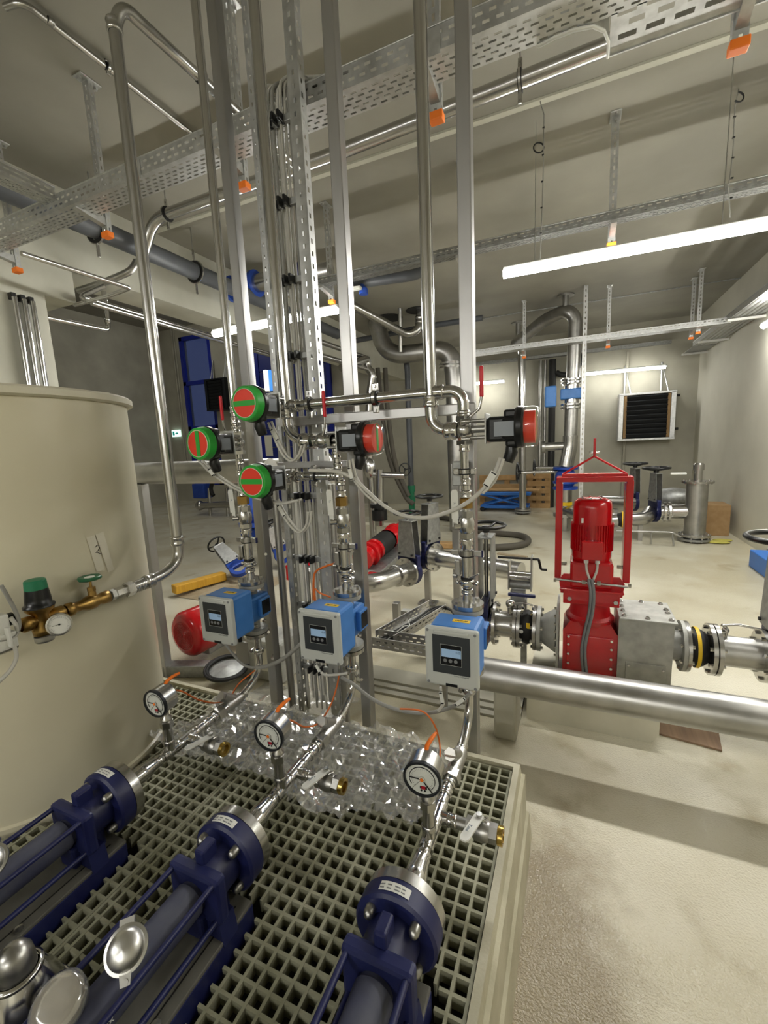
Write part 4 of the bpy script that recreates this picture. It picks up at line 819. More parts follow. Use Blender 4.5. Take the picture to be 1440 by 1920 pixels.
ROW5 = lambda W: [(0, .012, 0, 0, 0)]+[r for k in range(5) for r in ((.012+k*(W-.024)/5, .012+k*(W-.024)/5+(W-.024)/5*.62, 0, 0, 0), (.012+k*(W-.024)/5+(W-.024)/5*.62, .012+(k+1)*(W-.024)/5, .05, .028, .025*(k % 2)))]+[(W-.012, W, 0, 0, 0)]
def tray(p0, p1, W, h, lab, mt='galvanised', name='cable_tray', side=True):
    # p0,p1 on the near bottom edge; W measured to the left of the run (up x d)
    p0 = Vector(p0); p1 = Vector(p1); d = (p1-p0).normalized(); L_ = (p1-p0).length; e = Vector((0, 0, 1)).cross(d); t = thing(name, lab, 'cable tray', (p0+p1)/2+e*W/2)
    MB().perf(p0, d, e, L_, ROW5(W)).build('tray_bottom', mt, t, True)
    for q in (p0, p0+e*W): MB().perf(q, d, (0, 0, 1), L_, [(0, h*.25, 0, 0, 0), (h*.25, h*.38, .05, .026, .012), (h*.38, h*.62, 0, 0, 0), (h*.62, h*.75, .05, .026, .037), (h*.75, h, 0, 0, 0)]).tube([q+Vector((0, 0, h)), q+d*L_+Vector((0, 0, h))], .004, 0, 6).build('side_rail', mt, t, True)
    return t
mt_ = tray((-4.0, 1.845, 3.09), (1.3, 1.845, 3.09), .15, .085, 'main perforated cable tray crossing the top of the room')
for x in (-2.2, -.56): MB().box((x, 1.842, 3.12), (.13, .003, .09)).build('joint_plate', 'galvanised', mt_, True)
tb = thing('tray_junction', 'flat perforated tray junction with a curved white edge at the top right', 'cable tray', (.6, 2.1, 3.087))
b = MB(); b.perf((.09, 1.99, 3.09), (1, 0, 0), (0, 1, 0), 1.2, [(0, .02, .09, .06, .02), (.02, .045, .0, 0, 0), (.045, .07, .09, .05, .06), (.07, .10, 0, 0, 0), (.10, .125, .09, .06, .03), (.125, .185, 0, 0, 0)]); b.build('junction_plate', 'galvanised', tb, True)
b = MB(); cx, cy, rr = -.03, 2.10, .115; P = [(cx+rr*math.cos(a), cy-rr*math.sin(a)) for a in [PI*.62*(1-k/10) for k in range(11)]]; P = [(-.16, 1.995), (-.10, 1.985), (-.03, 1.985), (.03, 2.0), (.07, 2.04), (.088, 2.10), (.09, 2.175)]
for (xa, ya), (xb_, yb) in zip(P[:-1], P[1:]): b.add([(xa, ya, 3.075), (xb_, yb, 3.075), (xb_, yb, 3.17), (xa, ya, 3.17)], [(0, 1, 2, 3)])
b.tube([(x, y, 3.085) for x, y in P], .006, 0, 8); b.build('curved_edge', 'white_plastic', tb, True); MB().b2((.09, 2.172, 3.085), (1.29, 2.178, 3.17)).build('side_rail', 'galvanised', tb, True)
tray((-2.86, 1.2, 3.145), (-2.86, 1.845, 3.145), .11, .07, 'left cable tray joining the main tray beside the pillar')
tray((-2.85, 3.78, 3.135), (RX-.02, 3.78, 3.135), .10, .06, 'middle perforated cable tray above the right lamp', 'galv_dark')
tray((-1.75, 7.70, 3.06), (1.95, 7.70, 3.06), .2, .075, 'far perforated cable tray below the ceiling before the back wall')
tray((-2.6, 10.62, 3.36), (1.75, 10.62, 3.36), .12, .06, 'low cable tray fixed to the back wall above the lamp', 'galv_dark')
rt = tray((2.24, 4.3, 3.09), (2.24, 9.6, 3.09), .34, .075, 'wide cable tray along the right wall')
MB().b2((1.9, 9.6, 3.082), (2.24, 10.55, 3.09)).build('end_cover', 'galv_dark', rt, True)
for y in (7.5, 9.0, 10.2): MB().b2((1.86, y, 3.04), (RX, y+.04, 3.07)).build('bracket', 'white_plastic', rt, True)
def hanger(x, y, lab, z0=3.0, arm=0., plate=True, ay=-.06):
    t = thing('ceiling_hanger', lab, 'hanger', (x, y, z0), None, 'perforated ceiling hangers with orange caps'); L_ = CZ-z0; w_, d_ = .05, .032
    b = MB(); b.perf((-w_/2, -d_/2, 0), (0, 0, 1), (1, 0, 0), L_, [(0, .019, 0, 0, 0), (.019, .031, .05, .028, .01), (.031, w_, 0, 0, 0)])
    for s_ in (-1, 1): b.perf((s_*w_/2, -d_/2, 0), (0, 0, 1), (0, 1, 0), L_, [(0, .012, 0, 0, 0), (.012, .02, .05, .02, .03), (.02, d_, 0, 0, 0)])
    b.build('channel', 'galvanised', t); b = MB(); b.rbox((0, 0, L_-.004), (.075, .13, .008), .003)
    for s_ in (-1, 1): b.hexa((0, s_*.048, L_-.008), (0, s_*.048, L_-.022), .010)
    b.build('ceiling_plate', 'galvanised', t)
    MB().rbox((0, 0, .010), (w_+.012, d_+.014, .034), .004).build('end_cap', 'orange_cap', t)
    MB().prism([(0, 0), (0, .05), (ay*3, .05), (ay*3, .03)], (-.02, -d_/2, .055), (0, 1, 0), (0, 0, 1), (1, 0, 0), .04).build('tray_arm', 'galvanised', t); return t
hanger(-2.745, 2.06, 'perforated hanger with orange cap left of the tank riser under the main tray'); hanger(-1.644, 2.06, 'perforated hanger with orange cap behind the left posts'); hanger(-.577, 2.06, 'perforated hanger with orange cap beside the right riser'); hanger(.526, 2.235, 'large perforated hanger with orange cap at the top right corner', ay=-.03); hanger(-3.80, 2.09, 'perforated hanger with orange cap at the left edge before the pillar')
hanger(.225, 3.91, 'perforated hanger with orange cap above the right lamp'); hanger(-.893, 3.92, 'perforated hanger with orange cap behind the nearest post'); hanger(-2.19, 3.92, 'perforated hanger with orange cap behind the cable rack lamp')
hanger(.457, 7.95, 'perforated hanger with orange cap left of centre on the far tray', 2.96); hanger(1.61, 8.28, 'far one of the paired orange capped hangers at the right end of the far tray'); hanger(1.618, 7.90, 'near one of the paired orange capped hangers at the right end of the far tray'); hanger(-.806, 8.0, 'perforated hanger with orange cap beside the flanged vertical pipe', 2.96)
def rod(p, z1=CZ, r=.004): return MB().cyl(p, (p[0], p[1], z1), r, n=6)
c1 = pipe([(-2.62, 1.58, 3.835), (-2.515, 1.60, 3.835), (-2.505, 2.95, 3.835)], .016, 'steel', 'thin steel pipe under the ceiling at upper left', fit=[((-2.505, 1.72, 3.835), UY)]); clamp(c1, (-2.505, 2.02, 3.835), UY, .016); clamp(ra, (-1.555, 1.72, 3.27), UY, .0225); rod((-1.555, 1.72, 3.29)).build('hanger_rod', 'steel_dull', ra, True)
Y3 = 2.9; cpt = lambda u, v: aty(u, v, Y3)
p_ = [cpt(262, 500), cpt(288, 412), cpt(325, 397), cpt(640, 284), cpt(1150, 82), cpt(1440, -25)]
cp = pipe(p_, .043, 'steel', 'long steel pipe under the ceiling beside the main tray', bend=.12)
for u, v in ((313, 402), (975, 152)):
    q = cpt(u, v); clamp(cp, q, (p_[4]-p_[3]), .043); rod(q+Vector((0, 0, .04))).build('hanger_rod', 'steel_dull', cp, True)
gp = pipe([(-3.58, 1.2, 3.45), (-3.62, 6.6, 3.45)], .08, 'pvc_dark', 'fat dark grey plastic pipe under the ceiling along the concrete beam', n=28)
for y in (2.6, 3.62): clamp(gp, (-3.6, y, 3.45), UY, .08); rod((-3.6, y, 3.53)).build('hanger_rod', 'steel_dull', gp, True)
X4 = -3.3; q4 = lambda u, v, Y: aty(u, v, Y)
pipe([atx(40, 475, X4), atx(244, 540, X4), q4(200, 556, 2.6), q4(140, 572, 2.6)], .016, 'steel_bright', 'thin bright pipe turning before the concrete pillar', bend=.03)
pipe([(-4.2, 2.38, 2.83), (-4.2, 3.03, 2.84), (-4.2, 3.03, 3.20)], .022, 'steel_bright', 'short bright pipe beside the pillar turning upward', bend=.05, fit=[((-4.2, 3.03, 2.93), D)])
pipe([q4(128, 437, 2.9), q4(160, 446, 2.9), q4(176, 462, 2.95), q4(184, 545, 3.0)], .018, 'steel_dull', 'dull pipe dropping behind the main tray in front of the concrete beam', bend=.05)
for i, dx in enumerate((0, .09)): pipe([(-3.86+dx, 2.6, 2.97-.06*i), (-3.95+dx, 6.4, 2.93-.06*i)], .022, 'steel', ('upper of two slim parallel pipes along the concrete beam', 'lower of two slim parallel pipes along the concrete beam')[i])
b = MB(); tag(b.tube([q4(147, 545, 2.75), q4(195, 530, 2.8), q4(246, 508, 2.9), q4(256, 490, 2.95)], .03, .06, 12).build('steel_pipe', 'steel_dull'), 'dull pipe bending back under the ceiling behind the tank riser', 'pipe')
tag(MB().tube([q4(163, 566, 2.6), q4(150, 556, 2.6), q4(196, 536, 2.75)], .02, .04, 12).build('steel_pipe', 'steel_dull'), 'short dull pipe stub bending near the pillar capital', 'pipe')
# elbowed duct with blue flanged valve behind the left posts
eb = pipe([(-4.35, 4.5, 3.40), (-4.42, 4.5, 3.60), (-2.5, 4.5, 3.56)], .075, 'steel_dull', 'dull elbowed pipe under the ceiling behind the left posts', bend=.16)
bvv = thing('butterfly_valve', 'blue flanged butterfly valve on the elbowed ceiling pipe', 'valve', (-3.62, 4.5, 3.6))
for dx in (-.30, .06): MB().lathe((dx, 0, -.01), UX, [(.0, 0), (.15, 0), (.15, .04), (.0, .04)], 28).build('flange', 'blue_valve', bvv)
MB().cyl((-.2, 0, 0), (.06, 0, 0), .11, n=20).build('valve_body', 'blue_valve', bvv); MB().lathe((.75, 0, -.02), UX, [(0, 0), (.13, 0), (.13, .05), (0, .05)], 24).build('flange', 'navy', bvv); MB().cyl((.10, 0, -.01), (.40, 0, -.015), .10, n=20).build('pipe_spool', 'steel', bvv)
# black ceiling pipe with blue end
pipe([aty(655, 535, 4.2), aty(690, 528, 4.2), aty(775, 516, 4.2), aty(800, 505, 4.25)], .05, 'pvc_dark', 'dark plastic pipe hung below the middle tray', bend=.1)
tag(MB().lathe(aty(682, 552, 4.2), (0, 0, 1), [(0, 0), (.045, 0), (.045, .05), (.035, .05), (.035, .07), (.045, .07), (.045, .13), (0, .13)], 18).build('blue_coupling', 'blue_valve'), 'blue coupling hanging from the dark plastic pipe', 'coupling')
tag(MB().rbox(aty(658, 543, 4.1), (.22, .05, .03), .004).build('wall_bracket', 'white_plastic'), 'white bracket arm beside the blue coupling', 'bracket')
# hanging wires
for i, (top, pts, lab) in enumerate((((1012, 183), [(1014, 195), (1020, 214), (1019, 300), (1017, 380), (1013, 485)], 'thin cable hanging from the ceiling to the left end of the right lamp'), ((1385, 168), [(1384, 175), (1378, 200), (1374, 290), (1366, 350), (1369, 408)], 'thin cable hanging from the ceiling to the right part of the right lamp'))):
    Y = 3.5 if i == 0 else 3.66; t = thing('hanging_cable', lab, 'cable', aty(*pts[-1], Y)); MB().tube([atz(*top, CZ)]+[aty(u, v, Y) for u, v in pts], .0035, 0, 6).build('wire', 'grey_cable', t, True)
    q = aty(*((1010, 277), (1385, 182))[i], Y); MB().torus(q, (.4, -1, .2), .035 if i == 0 else .03, .005, 18, 6, 0, 2*PI if i == 0 else 4).build('cable_loop', 'black_rubber', t, True)
    for k in range(5): q = aty(*pts[1], Y).lerp(aty(*pts[-1], Y), (k+.5)/5.5); MB().box(q, (.014, .014, .006)).build('cable_tie', 'black_plastic', t, True)
lamp((-.2, -6.8, 2.86), (1.37, -6.8, 2.86), 'unseen fill lamp added overhead far behind the camera at right'); lamp((-2.9, -6.8, 2.86), (-1.33, -6.8, 2.86), 'unseen fill lamp added overhead far behind the camera at left')  # added lamps, low-angle fill for upright faces
lamp((2.15, 2.9, 2.85), (2.15, 1.35, 2.85), 'added fill lamp on the right wall out of view beside the camera', None, 'lamp_diffuser_soft')  # added out of view to lift the near floor, tank and right wall
for i, (x, y) in enumerate(((-7.6, 2.2), (-7.6, 5.2), (-9.6, 8.0))): lamp((x, y, 5.35), (x, y+1.57, 5.35), ('near', 'middle', 'far')[i]+' unseen fill lamp added under the high ceiling behind the beam', None, 'lamp_diffuser_soft')  # added behind the beam to brighten the floor at left
# pipes and duct at the far ceiling
YF = 7.6
def hole(u, v, r, lab): p = atz(u, v, CZ); return tag(MB().lathe((p.x, p.y, CZ-.012), (0, 0, 1), [(0, 0), (r, 0), (r, .011)], 28).build('ceiling_opening', 'ink'), lab, 'opening')
du = pipe([aty(703, 598, YF)+Vector((.02, 0, -.04)), aty(724, 668, YF), aty(842, 655, YF), aty(852, 700, YF), (-1.90, YF, .02)], .155, 'steel_dull', 'large steel duct bending down from the ceiling to the floor', bend=.5, n=28)
MB().lathe(aty(846, 691, YF), (0, 0, 1), [(0, 0), (.21, 0), (.21, .03), (.0, .03)], 28).lathe(aty(846, 691, YF)+Vector((0, 0, .06)), (0, 0, 1), [(0, 0), (.21, 0), (.21, .03), (0, .03)], 28).build('flange', 'steel', du, True)
hole(785, 581, .22, 'dark round opening in the far ceiling round an elbowed pipe'); hole(728, 596, .26, 'dark round opening in the far ceiling round the large duct')
pipe([aty(655, 570, 6.2), aty(764, 628, 7.3), aty(786, 618, 7.4), aty(787, 580, 7.45)], .065, 'steel', 'steel pipe slanting below the far ceiling into a round opening', bend=.25, fit=[(aty(787, 600, 7.43), D)])
tag(MB().tube([atz(750, 578, CZ), aty(751, 660, 7.3)], .035, 0, 10).build('support_tube', 'steel_dull'), 'slim steel support tube hanging from the far ceiling', 'support')
pipe([aty(655, 641, 8.0), aty(702, 632, 8.0), aty(800, 612, 8.0), aty(905, 596, 8.0)], .05, 'pvc_dark', 'black plastic pipe along the far ceiling', n=14)
pipe([aty(760, 668, 7.9), aty(764, 690, 7.9), aty(766, 760, 7.9), aty(771, 915, 7.9)], .055, 'pvc_dark', 'dark vertical plastic pipe beside the large duct', bend=.1, n=14)
tag(MB().lathe((aty(772, 942, 7.9).x, 7.9, .02), (0, 0, 1), [(0, 0), (.06, 0), (.06, .45), (.075, .46), (.075, .56), (.06, .56), (.06, .66), (.075, .66), (.075, .78), (0, .78)], 16).build('pipe_end', 'green_knob'), 'green pipe end below the dark vertical plastic pipe', 'pipe end')
for i, (L_, lab) in enumerate((([(708, 690), (716, 770), (730, 860), (760, 930), (775, 945)], 'grey hose hanging down beside the dark vertical pipe'), ([(722, 690), (728, 780), (742, 870), (766, 930)], 'second grey hose hanging close to the dark vertical pipe'))): tag(MB().tube(smooth([aty(u, v, 7.5) for u, v in L_]), .045, 0, 10).build('hose', 'hose'), lab, 'hose')
pipe([aty(640, 690, 6.0), aty(690, 672, 6.6), aty(688, 690, 6.6), aty(700, 700, 6.6), aty(695, 725, 6.6), aty(690, 800, 6.6), Vector((aty(690, 800, 6.6).x, 6.6, .02))], .06, 'steel', 'steel pipe with a double bend behind the middle post', bend=.12)
for i, (a_, c_) in enumerate((((570, 630), (690, 672)), ((560, 655), (700, 695)))): pipe([aty(*a_, 4.8), aty(*c_, 6.8)], .035, 'steel', ('upper slanting pipe behind the cable rack', 'lower slanting pipe behind the cable rack')[i], n=12)
# conduits on the pillar
for i, y in enumerate((2.121, 2.184, 2.242)):
    t = thing('conduit', ('left', 'middle', 'right')[i]+' one of three bright conduits on the concrete pillar', 'conduit', (BX+.05, y, 0)); MB().cyl((0, 0, 0), (0, 0, 2.86), .019, n=14).build('conduit_pipe', 'steel_bright', t); MB().rbox((-.03, 0, 2.87), (.05, .035, .05), .004).build('end_bracket', 'black_plastic', t)
# ================================================================ MACHINES ON THE FLOOR AND AT THE BACK
bp = pipe([(-.46, 2.16, .385), (RX-.05, 2.16, .392)], .084, 'steel_dull', 'long fat steel pipe lying across the floor in front of the red macerator', n=36)
MB().rbox((-.31, 2.29, .155), (.12, .22, .31), .015).build('pipe_saddle', 'concrete_wall', bp, True)
for x in (1.7,):
    MB().lathe((x, 2.20, 0), (0, 0, 1), [(0, 0), (.085, 0), (.085, .03), (.075, .04), (.075, .07), (.066, .08), (.066, .32)], 24).build('pipe_foot', 'plinth', bp, True)
def flange(par, p, d, R=.1425, th=.024, nb=8, m='steel', br=.011, name='flange', rin=.0, bm='steel_bright', both=True):
    p = Vector(p); d, u, v = frame(d); MB().lathe(p-d*th/2, d, [(rin, 0), (R, 0), (R, th), (rin, th)], 32).build(name, m, par, True)
    near = p.y < 4.6; b = MB()
    for k in range(nb):
        a = 2*PI*(k+.5)/nb; q = p+(u*math.cos(a)+v*math.sin(a))*R*.84
        for s_ in ((1, -1) if both else (1,)):
            (MB() if near else b).hexa(q+d*th*.5*s_, q+d*(th*.5+br*1.3)*s_, br).build('bolt', bm, par, True) if near else b.hexa(q+d*th*.5*s_, q+d*(th*.5+br*1.3)*s_, br)
    if not near: tag(b.build('flange_bolts', bm, par, True), kind='stuff')
def wheel(par, c, ax, R, m='black_plastic', name='handwheel', ns=3):
    c = Vector(c); ax, u, v = frame(ax); b = MB(); b.torus(c+ax*R*.18, ax, R, R*.10, 36, 8)
    for k in range(ns):
        a = 2*PI*k/ns+.4; d = u*math.cos(a)+v*math.sin(a); b.tube([c, c+d*R*.5+ax*R*.05, c+d*R+ax*R*.18], R*.085, R*.2, 8)
    b.cyl(c-ax*R*.2, c+ax*R*.15, R*.2, n=12); b.build(name, m, par, True)
def knife_gate(loc, d, lab, H=.42, R=.1425, tilt=0., wheel_r=.115, m='galv_dark', up=(0, 0, 1), body='navy', cat='valve', open_side=True):
    d = Vector(d).normalized(); up = Vector(up); up = (up-d*up.dot(d)).normalized(); e = up.cross(d); t = thing('knife_gate_valve', lab, cat, loc, axes(d, e, up))
    b = MB(); b.lathe((-.028, 0, 0), (1, 0, 0), [(0.07, 0), (R*.98, 0), (R*.98, .056), (.07, .056)], 32); b.rbox((0, 0, R*.75), (.056, R*1.75, R*.9), .01); b.build('valve_body', body, t)
    for s_ in (-1, 1):
        b = MB(); b.prism([(-R*.78, R*1.05), (R*.78, R*1.05), (R*.55, R*1.2+H), (-R*.55, R*1.2+H)], (s_*.042, 0, 0), (0, 1, 0), (0, 0, 1), (1, 0, 0), .005)
        b.build('yoke_plate', m, t)
        for yy in (-1, 1): MB().hexa((s_*.047, yy*R*.55, R*1.25), (s_*.057, yy*R*.55, R*1.25), .011).build('bolt', 'ink', t)
    MB().rbox((0, 0, R*1.2+H), (.10, R*1.15, .012), .003).build('yoke_top', m, t); MB().cyl((0, 0, R), (0, 0, R*1.2+H+.05), .013, n=10).build('stem', 'steel', t)
    wheel(t, WM[t] @ Vector((0, 0, R*1.2+H+.05)), up, wheel_r); return t
# ---- red macerator
AXZ = .40; UYc = 2.80
rm = thing('macerator', 'red upright macerator pump with a red lifting frame behind the long pipe', 'macerator', (.11, UYc, .16))
b = MB(); b.prism([(-.147, 0), (.147, 0), (.147, .30), (.11, .36), (-.11, .36), (-.147, .30)], (0, -.12, 0), (1, 0, 0), (0, 0, 1), (0, 1, 0), .26); b.build('lower_housing', 'red_gloss', rm)
MB().rbox((0, -.124, .15), (.25, .012, .26), .003).build('front_cover', 'red_gloss', rm)
for x in (-.115, .115):
    for z in (.04, .10, .16, .22, .27): MB().hexa((x, -.13, z), (x, -.14, z), .008).build('bolt', 'steel_bright', rm)
b = MB(); b.lathe((0, .0, .34), (0, 0, 1), [(.13, 0), (.135, .02), (.135, .03), (.115, .045), (.105, .12), (.115, .14)], 36); b.build('drum', 'red_dusty', rm)
for k in range(10): a = 2*PI*k/10; MB().hexa((.122*math.cos(a), .122*math.sin(a), .366), (.122*math.cos(a), .122*math.sin(a), .376), .009).build('bolt', 'steel_dull', rm)
b = MB(); b.rbox((0, -.10, .51), (.30, .02, .085), .003); b.rbox((0, .02, .555), (.34, .28, .012), .003); b.build('yoke', 'red_gloss', rm)
for x in (-.115, .13): MB().hexa((x, -.11, .50), (x, -.12, .50), .013).build('bolt', 'steel', rm)
b = MB(); b.prism([(-.165, .52), (.165, .52), (.175, .60), (.150, .64), (-.150, .64), (-.175, .60)], (0, -.08, 0), (1, 0, 0), (0, 0, 1), (0, 1, 0), .012); b.build('tilt_plate', 'red_dusty', rm)
MB().rbox((0, .02, .64), (.23, .22, .16), .015).build('gear_housing', 'red_gloss', rm)
b = MB(); b.lathe((0, .02, .72), (0, 0, 1), [(.105, 0), (.11, .02), (.11, .10)], 40); b.lathe((0, .02, .80), (0, 0, 1), [(.106, 0), (.106, .24), (.100, .27), (.08, .285), (.05, .29), (0, .29)], 40, True); mo = b.build('motor', 'red_gloss', rm)
b = MB()
for k in range(44):
    a = 2*PI*k/44; b.box((.109*math.cos(a), .02+.109*math.sin(a), .86), (.016, .004, .16), Matrix.Rotation(a, 3, 'Z'))
b.build('cooling_fins', 'red_gloss', mo)
for k in range(7): a = 2*PI*k/7; MB().hexa((.06*math.cos(a), .02+.06*math.sin(a), 1.085), (.06*math.cos(a), .02+.06*math.sin(a), 1.095), .007).build('bolt', 'steel', rm)
tb_ = MB().rbox((0, -.105, .80), (.115, .05, .11), .006).build('terminal_box', 'red_gloss', rm); MB().rbox((-.055, -.085, .97), (.012, .002, .03), .001).build('rating_plate', 'white_plastic', rm)
for x in (-.03, .03):
    MB().cyl((x, -.10, .745), (x, -.10, .722), .013, n=10).build('cable_gland', 'white_plastic', tb_); MB().tube([(x, -.10, .725), (x*.9, -.115, .68), (x*.3, -.125, .63)], .007, .02, 8).build('cable_sleeve', 'white_cable', tb_)
for s_ in (-1, 1):
    b = MB(); b.rbox((s_*.185, -.0, .90), (.035, .10, .60), .004); b.rbox((s_*.168, -.0, .90), (.006, .10, .56), .002); b.build('frame_side', 'red_gloss', rm)
    for z in (.60, .69): MB().hexa((s_*.165, -.03, z), (s_*.135, -.03, z), .012).build('bolt', 'steel_bright', rm)
MB().rbox((0, 0, 1.205), (.40, .10, .03), .004).build('frame_top', 'red_gloss', rm); MB().rbox((0, 0, 1.228), (.345, .07, .018), .003).build('frame_bar', 'red_gloss', rm)
b = MB(); b.tube([(-.165, 0, 1.235), (0, 0, 1.335), (0, 0, 1.335)], .006, 0, 8); b.tube([(.165, 0, 1.235), (0, 0, 1.335)], .006, 0, 8); b.rbox((0, 0, 1.385), (.014, .035, .11), .003); b.build('lifting_bracket', 'red_gloss', rm)
MB().cyl((-.025, 0, 1.355), (.025, 0, 1.355), .006, n=8).hexa((-.027, 0, 1.355), (-.02, 0, 1.355), .012).build('shackle_bolt', 'steel_bright', rm)
b = MB(); b.cyl((-.19, -.085, .605), (.19, -.10, .595), .007, n=8); b.build('tie_rod', 'steel_dull', rm)
for s_ in (-1, 1): MB().hexa((s_*.19, -.09, .60), (s_*.205, -.09, .60), .012).build('rod_nut', 'steel_bright', rm); MB().hexa((s_*.03, -.09, .60), (s_*.05, -.09, .60), .014).build('rod_nut', 'steel_bright', rm)
MB().cyl((-.02, -.09, .60), (.02, -.09, .60), .018, n=12).build('turnbuckle', 'steel_bright', rm)
cable([Vector((.11, UYc, .16))+Vector(q) for q in ((0, -.13, .635), (.012, -.14, .56), (.010, -.145, .45), (-.01, -.15, .33), (-.025, -.15, .22), (-.02, -.148, .12), (-.005, -.146, .0))], .010, 'grey_plastic', 'grey cable running down the front of the red macerator')
cable([Vector((.11, UYc, .16))+Vector(q) for q in ((-.015, -.13, .635), (-.004, -.145, .56), (-.008, -.15, .45), (-.028, -.152, .33), (-.042, -.152, .22), (-.038, -.15, .12), (-.02, -.148, .0))], .008, 'grey_plastic', 'thin grey cable beside the thicker one on the red macerator')
# ---- grey stone trap box
sb = thing('stone_trap', 'grey steel box with a bolted lid right of the red macerator', 'box', (.40, UYc, .16))
b = MB(); b.prism([(-.135, 0), (.125, 0), (.13, .41), (-.135, .41)], (0, -.13, 0), (1, 0, 0), (0, 0, 1), (0, 1, 0), .30); b.build('housing', 'cast_grey', sb)
MB().rbox((.0, .02, .418), (.285, .33, .014), .005).build('lid', 'cast_grey', sb); MB().box((-.139, .02, .22), (.008, .32, .42)).build('side_plate', 'cast_grey', sb); MB().rbox((.0, -.133, .09), (.2, .006, .14), .002).build('inspection_cover', 'cast_grey', sb)
for x, y in ((-.115, -.11), (0, -.12), (.115, -.11), (-.115, -.03), (-.115, .04), (-.115, .13), (0, .15), (.10, .14), (.115, .05), (.115, -.0)): MB().lathe((x, y, .425), (0, 0, 1), [(.015, 0), (.015, .004), (.010, .004), (.010, .012), (0, .014)], 8).build('bolt', 'steel_bright', sb)
for x, z in ((-.085, .14), (.085, .04), (.085, .135)): MB().hexa((x, -.136, z), (x, -.142, z), .007).build('bolt', 'steel', sb)
MB().cyl((.125, 0, AXZ-.16), (.20, 0, AXZ-.16), .084, n=28).build('outlet_neck', 'cast_grey', sb); flange(sb, (.40+.19, UYc, AXZ), UX, .1425, .022, 8, 'cast_grey')
def compensator(x0, x1, lab, band=True):
    t = thing('rubber_compensator', lab, 'compensator', ((x0+x1)/2, UYc, AXZ)); L_ = x1-x0
    MB().lathe((-L_/2, 0, 0), UX, [(.085, 0), (.10, L_*.2), (.112, L_*.5), (.10, L_*.8), (.085, L_)], 28, True).build('bellows', 'black_rubber', t)
    if band: MB().lathe((-.004, 0, 0), UX, [(.112, -.008), (.1145, -.008), (.1145, .010), (.112, .010)], 28).build('yellow_band', 'yellow', t)
    return t
cr = compensator(.615, .705, 'black rubber compensator with a yellow band right of the grey box'); cl_ = compensator(-.30, -.205, 'black rubber compensator with a yellow tag left of the red macerator', False)
MB().rbox((.012, -.102, .050), (.022, .004, .036), .001).build('yellow_tag', 'yellow', cl_); MB().lathe((-.028, -.108, .01), (0, -1, 0), [(.012, 0), (.012, .003), (0, .003)], 12).build('round_mark', 'white_plastic', cl_)
sr = thing('pipe_spool', 'flanged steel pipe spool at the right edge before the gate valve', 'pipe', (.82, UYc, AXZ)); MB().cyl((-.10, 0, 0), (.13, 0, 0), .084, n=28).build('pipe', 'steel_dull', sr)
for x in (.607, .722, .748, .955): flange(sr, (x, UYc, AXZ), UX, .1425, .02, 8, 'steel')
b = MB(); b.tube([(.79, UYc, AXZ+.08), (.80, UYc, AXZ+.13), (.77, UYc, AXZ+.15)], .008, .02, 8); b.tube([(.77, UYc-.02, AXZ+.155), (.83, UYc-.04, AXZ+.175), (.92, UYc-.05, AXZ+.165)], .007, .02, 8); b.sphere((.79, UYc, AXZ+.12), .018, 10, 8); b.build('vent_tap', 'steel_bright', sr, True)
sl_ = thing('pipe_spool', 'flanged steel pipe spool with vent valve left of the black compensator', 'pipe', (-.40, UYc, AXZ)); MB().cyl((-.07, 0, 0), (.09, 0, 0), .084, n=28).build('pipe', 'steel', sl_)
for x in (-.455, -.325, -.30): flange(sl_, (x, UYc, AXZ), UX, .1425, .02, 8, 'steel')
flange(sl_, (-.205, UYc, AXZ), UX, .1425, .02, 8, 'steel')
ic = thing('inlet_cone', 'grey cast inlet cone bolted to the left side of the red macerator', 'cone', (-.12, UYc, AXZ)); b = MB(); b.lathe((-.06, 0, 0), UX, [(.085, 0), (.09, .02), (.14, .10)], 28, True); b.box((.052, 0, -.03), (.014, .30, .44)); b.build('cone', 'cast_grey', ic); flange(ic, (-.180, UYc, AXZ), UX, .1425, .022, 8, 'cast_grey')
for z in [-.2+.05*k for k in range(9)]: MB().hexa((.045, -.14, z), (.034, -.14, z), .009).build('bolt', 'steel', ic)
vt = thing('vent_valve', 'small ball valve with dark blue lever on the left pipe spool', 'valve', (-.36, UYc, AXZ+.085)); MB().tube([(0, 0, -.01), (0, 0, .05)], .02, 0, 12).sphere((0, 0, .06), .032, 12, 8).build('valve_body', 'steel_bright', vt)
b = MB(); b.rbox((.07, -.01, .13), (.17, .022, .022), .006); b.build('lever', 'navy', vt); b = MB(); b.tube([(-.02, 0, .06), (.08, -.02, .085), (.15, -.02, .07)], .006, .02, 8); b.build('lever_arm', 'steel', vt)
wn = thing('hand_winch', 'small steel hand winch with crank above the left pipe spool', 'winch', (-.34, 3.05, .62)); MB().rbox((-.06, 0, .05), (.01, .10, .20), .003).build('side_plate', 'steel_dull', wn); MB().rbox((.09, 0, .07), (.01, .10, .24), .003).build('side_plate', 'steel_dull', wn); MB().cyl((-.06, 0, .04), (.09, 0, .04), .035, n=16).build('winch_drum', 'steel_bright', wn); MB().cyl((-.06, 0, -.02), (.09, 0, -.02), .03, n=16).build('winch_roller', 'galv_dark', wn)
MB().tube([(-.14, 0, .17), (.12, 0, .17), (.135, 0, .17), (.15, 0, .10), (.19, 0, .10)], .009, .01, 8).build('crank', 'black_plastic', wn); MB().rbox((.0, .0, -.12), (.10, .06, .12), .004).build('winch_foot', 'galv_dark', wn)
knife_gate((-.52, UYc+.02, AXZ), UX, 'knife gate valve with a bright handwheel behind the nearest post', .42, wheel_r=.12)
MB().rbox((.04, 0, -.37), (.04, .05, .50), .003).build('winch_leg', 'galv_dark', wn)
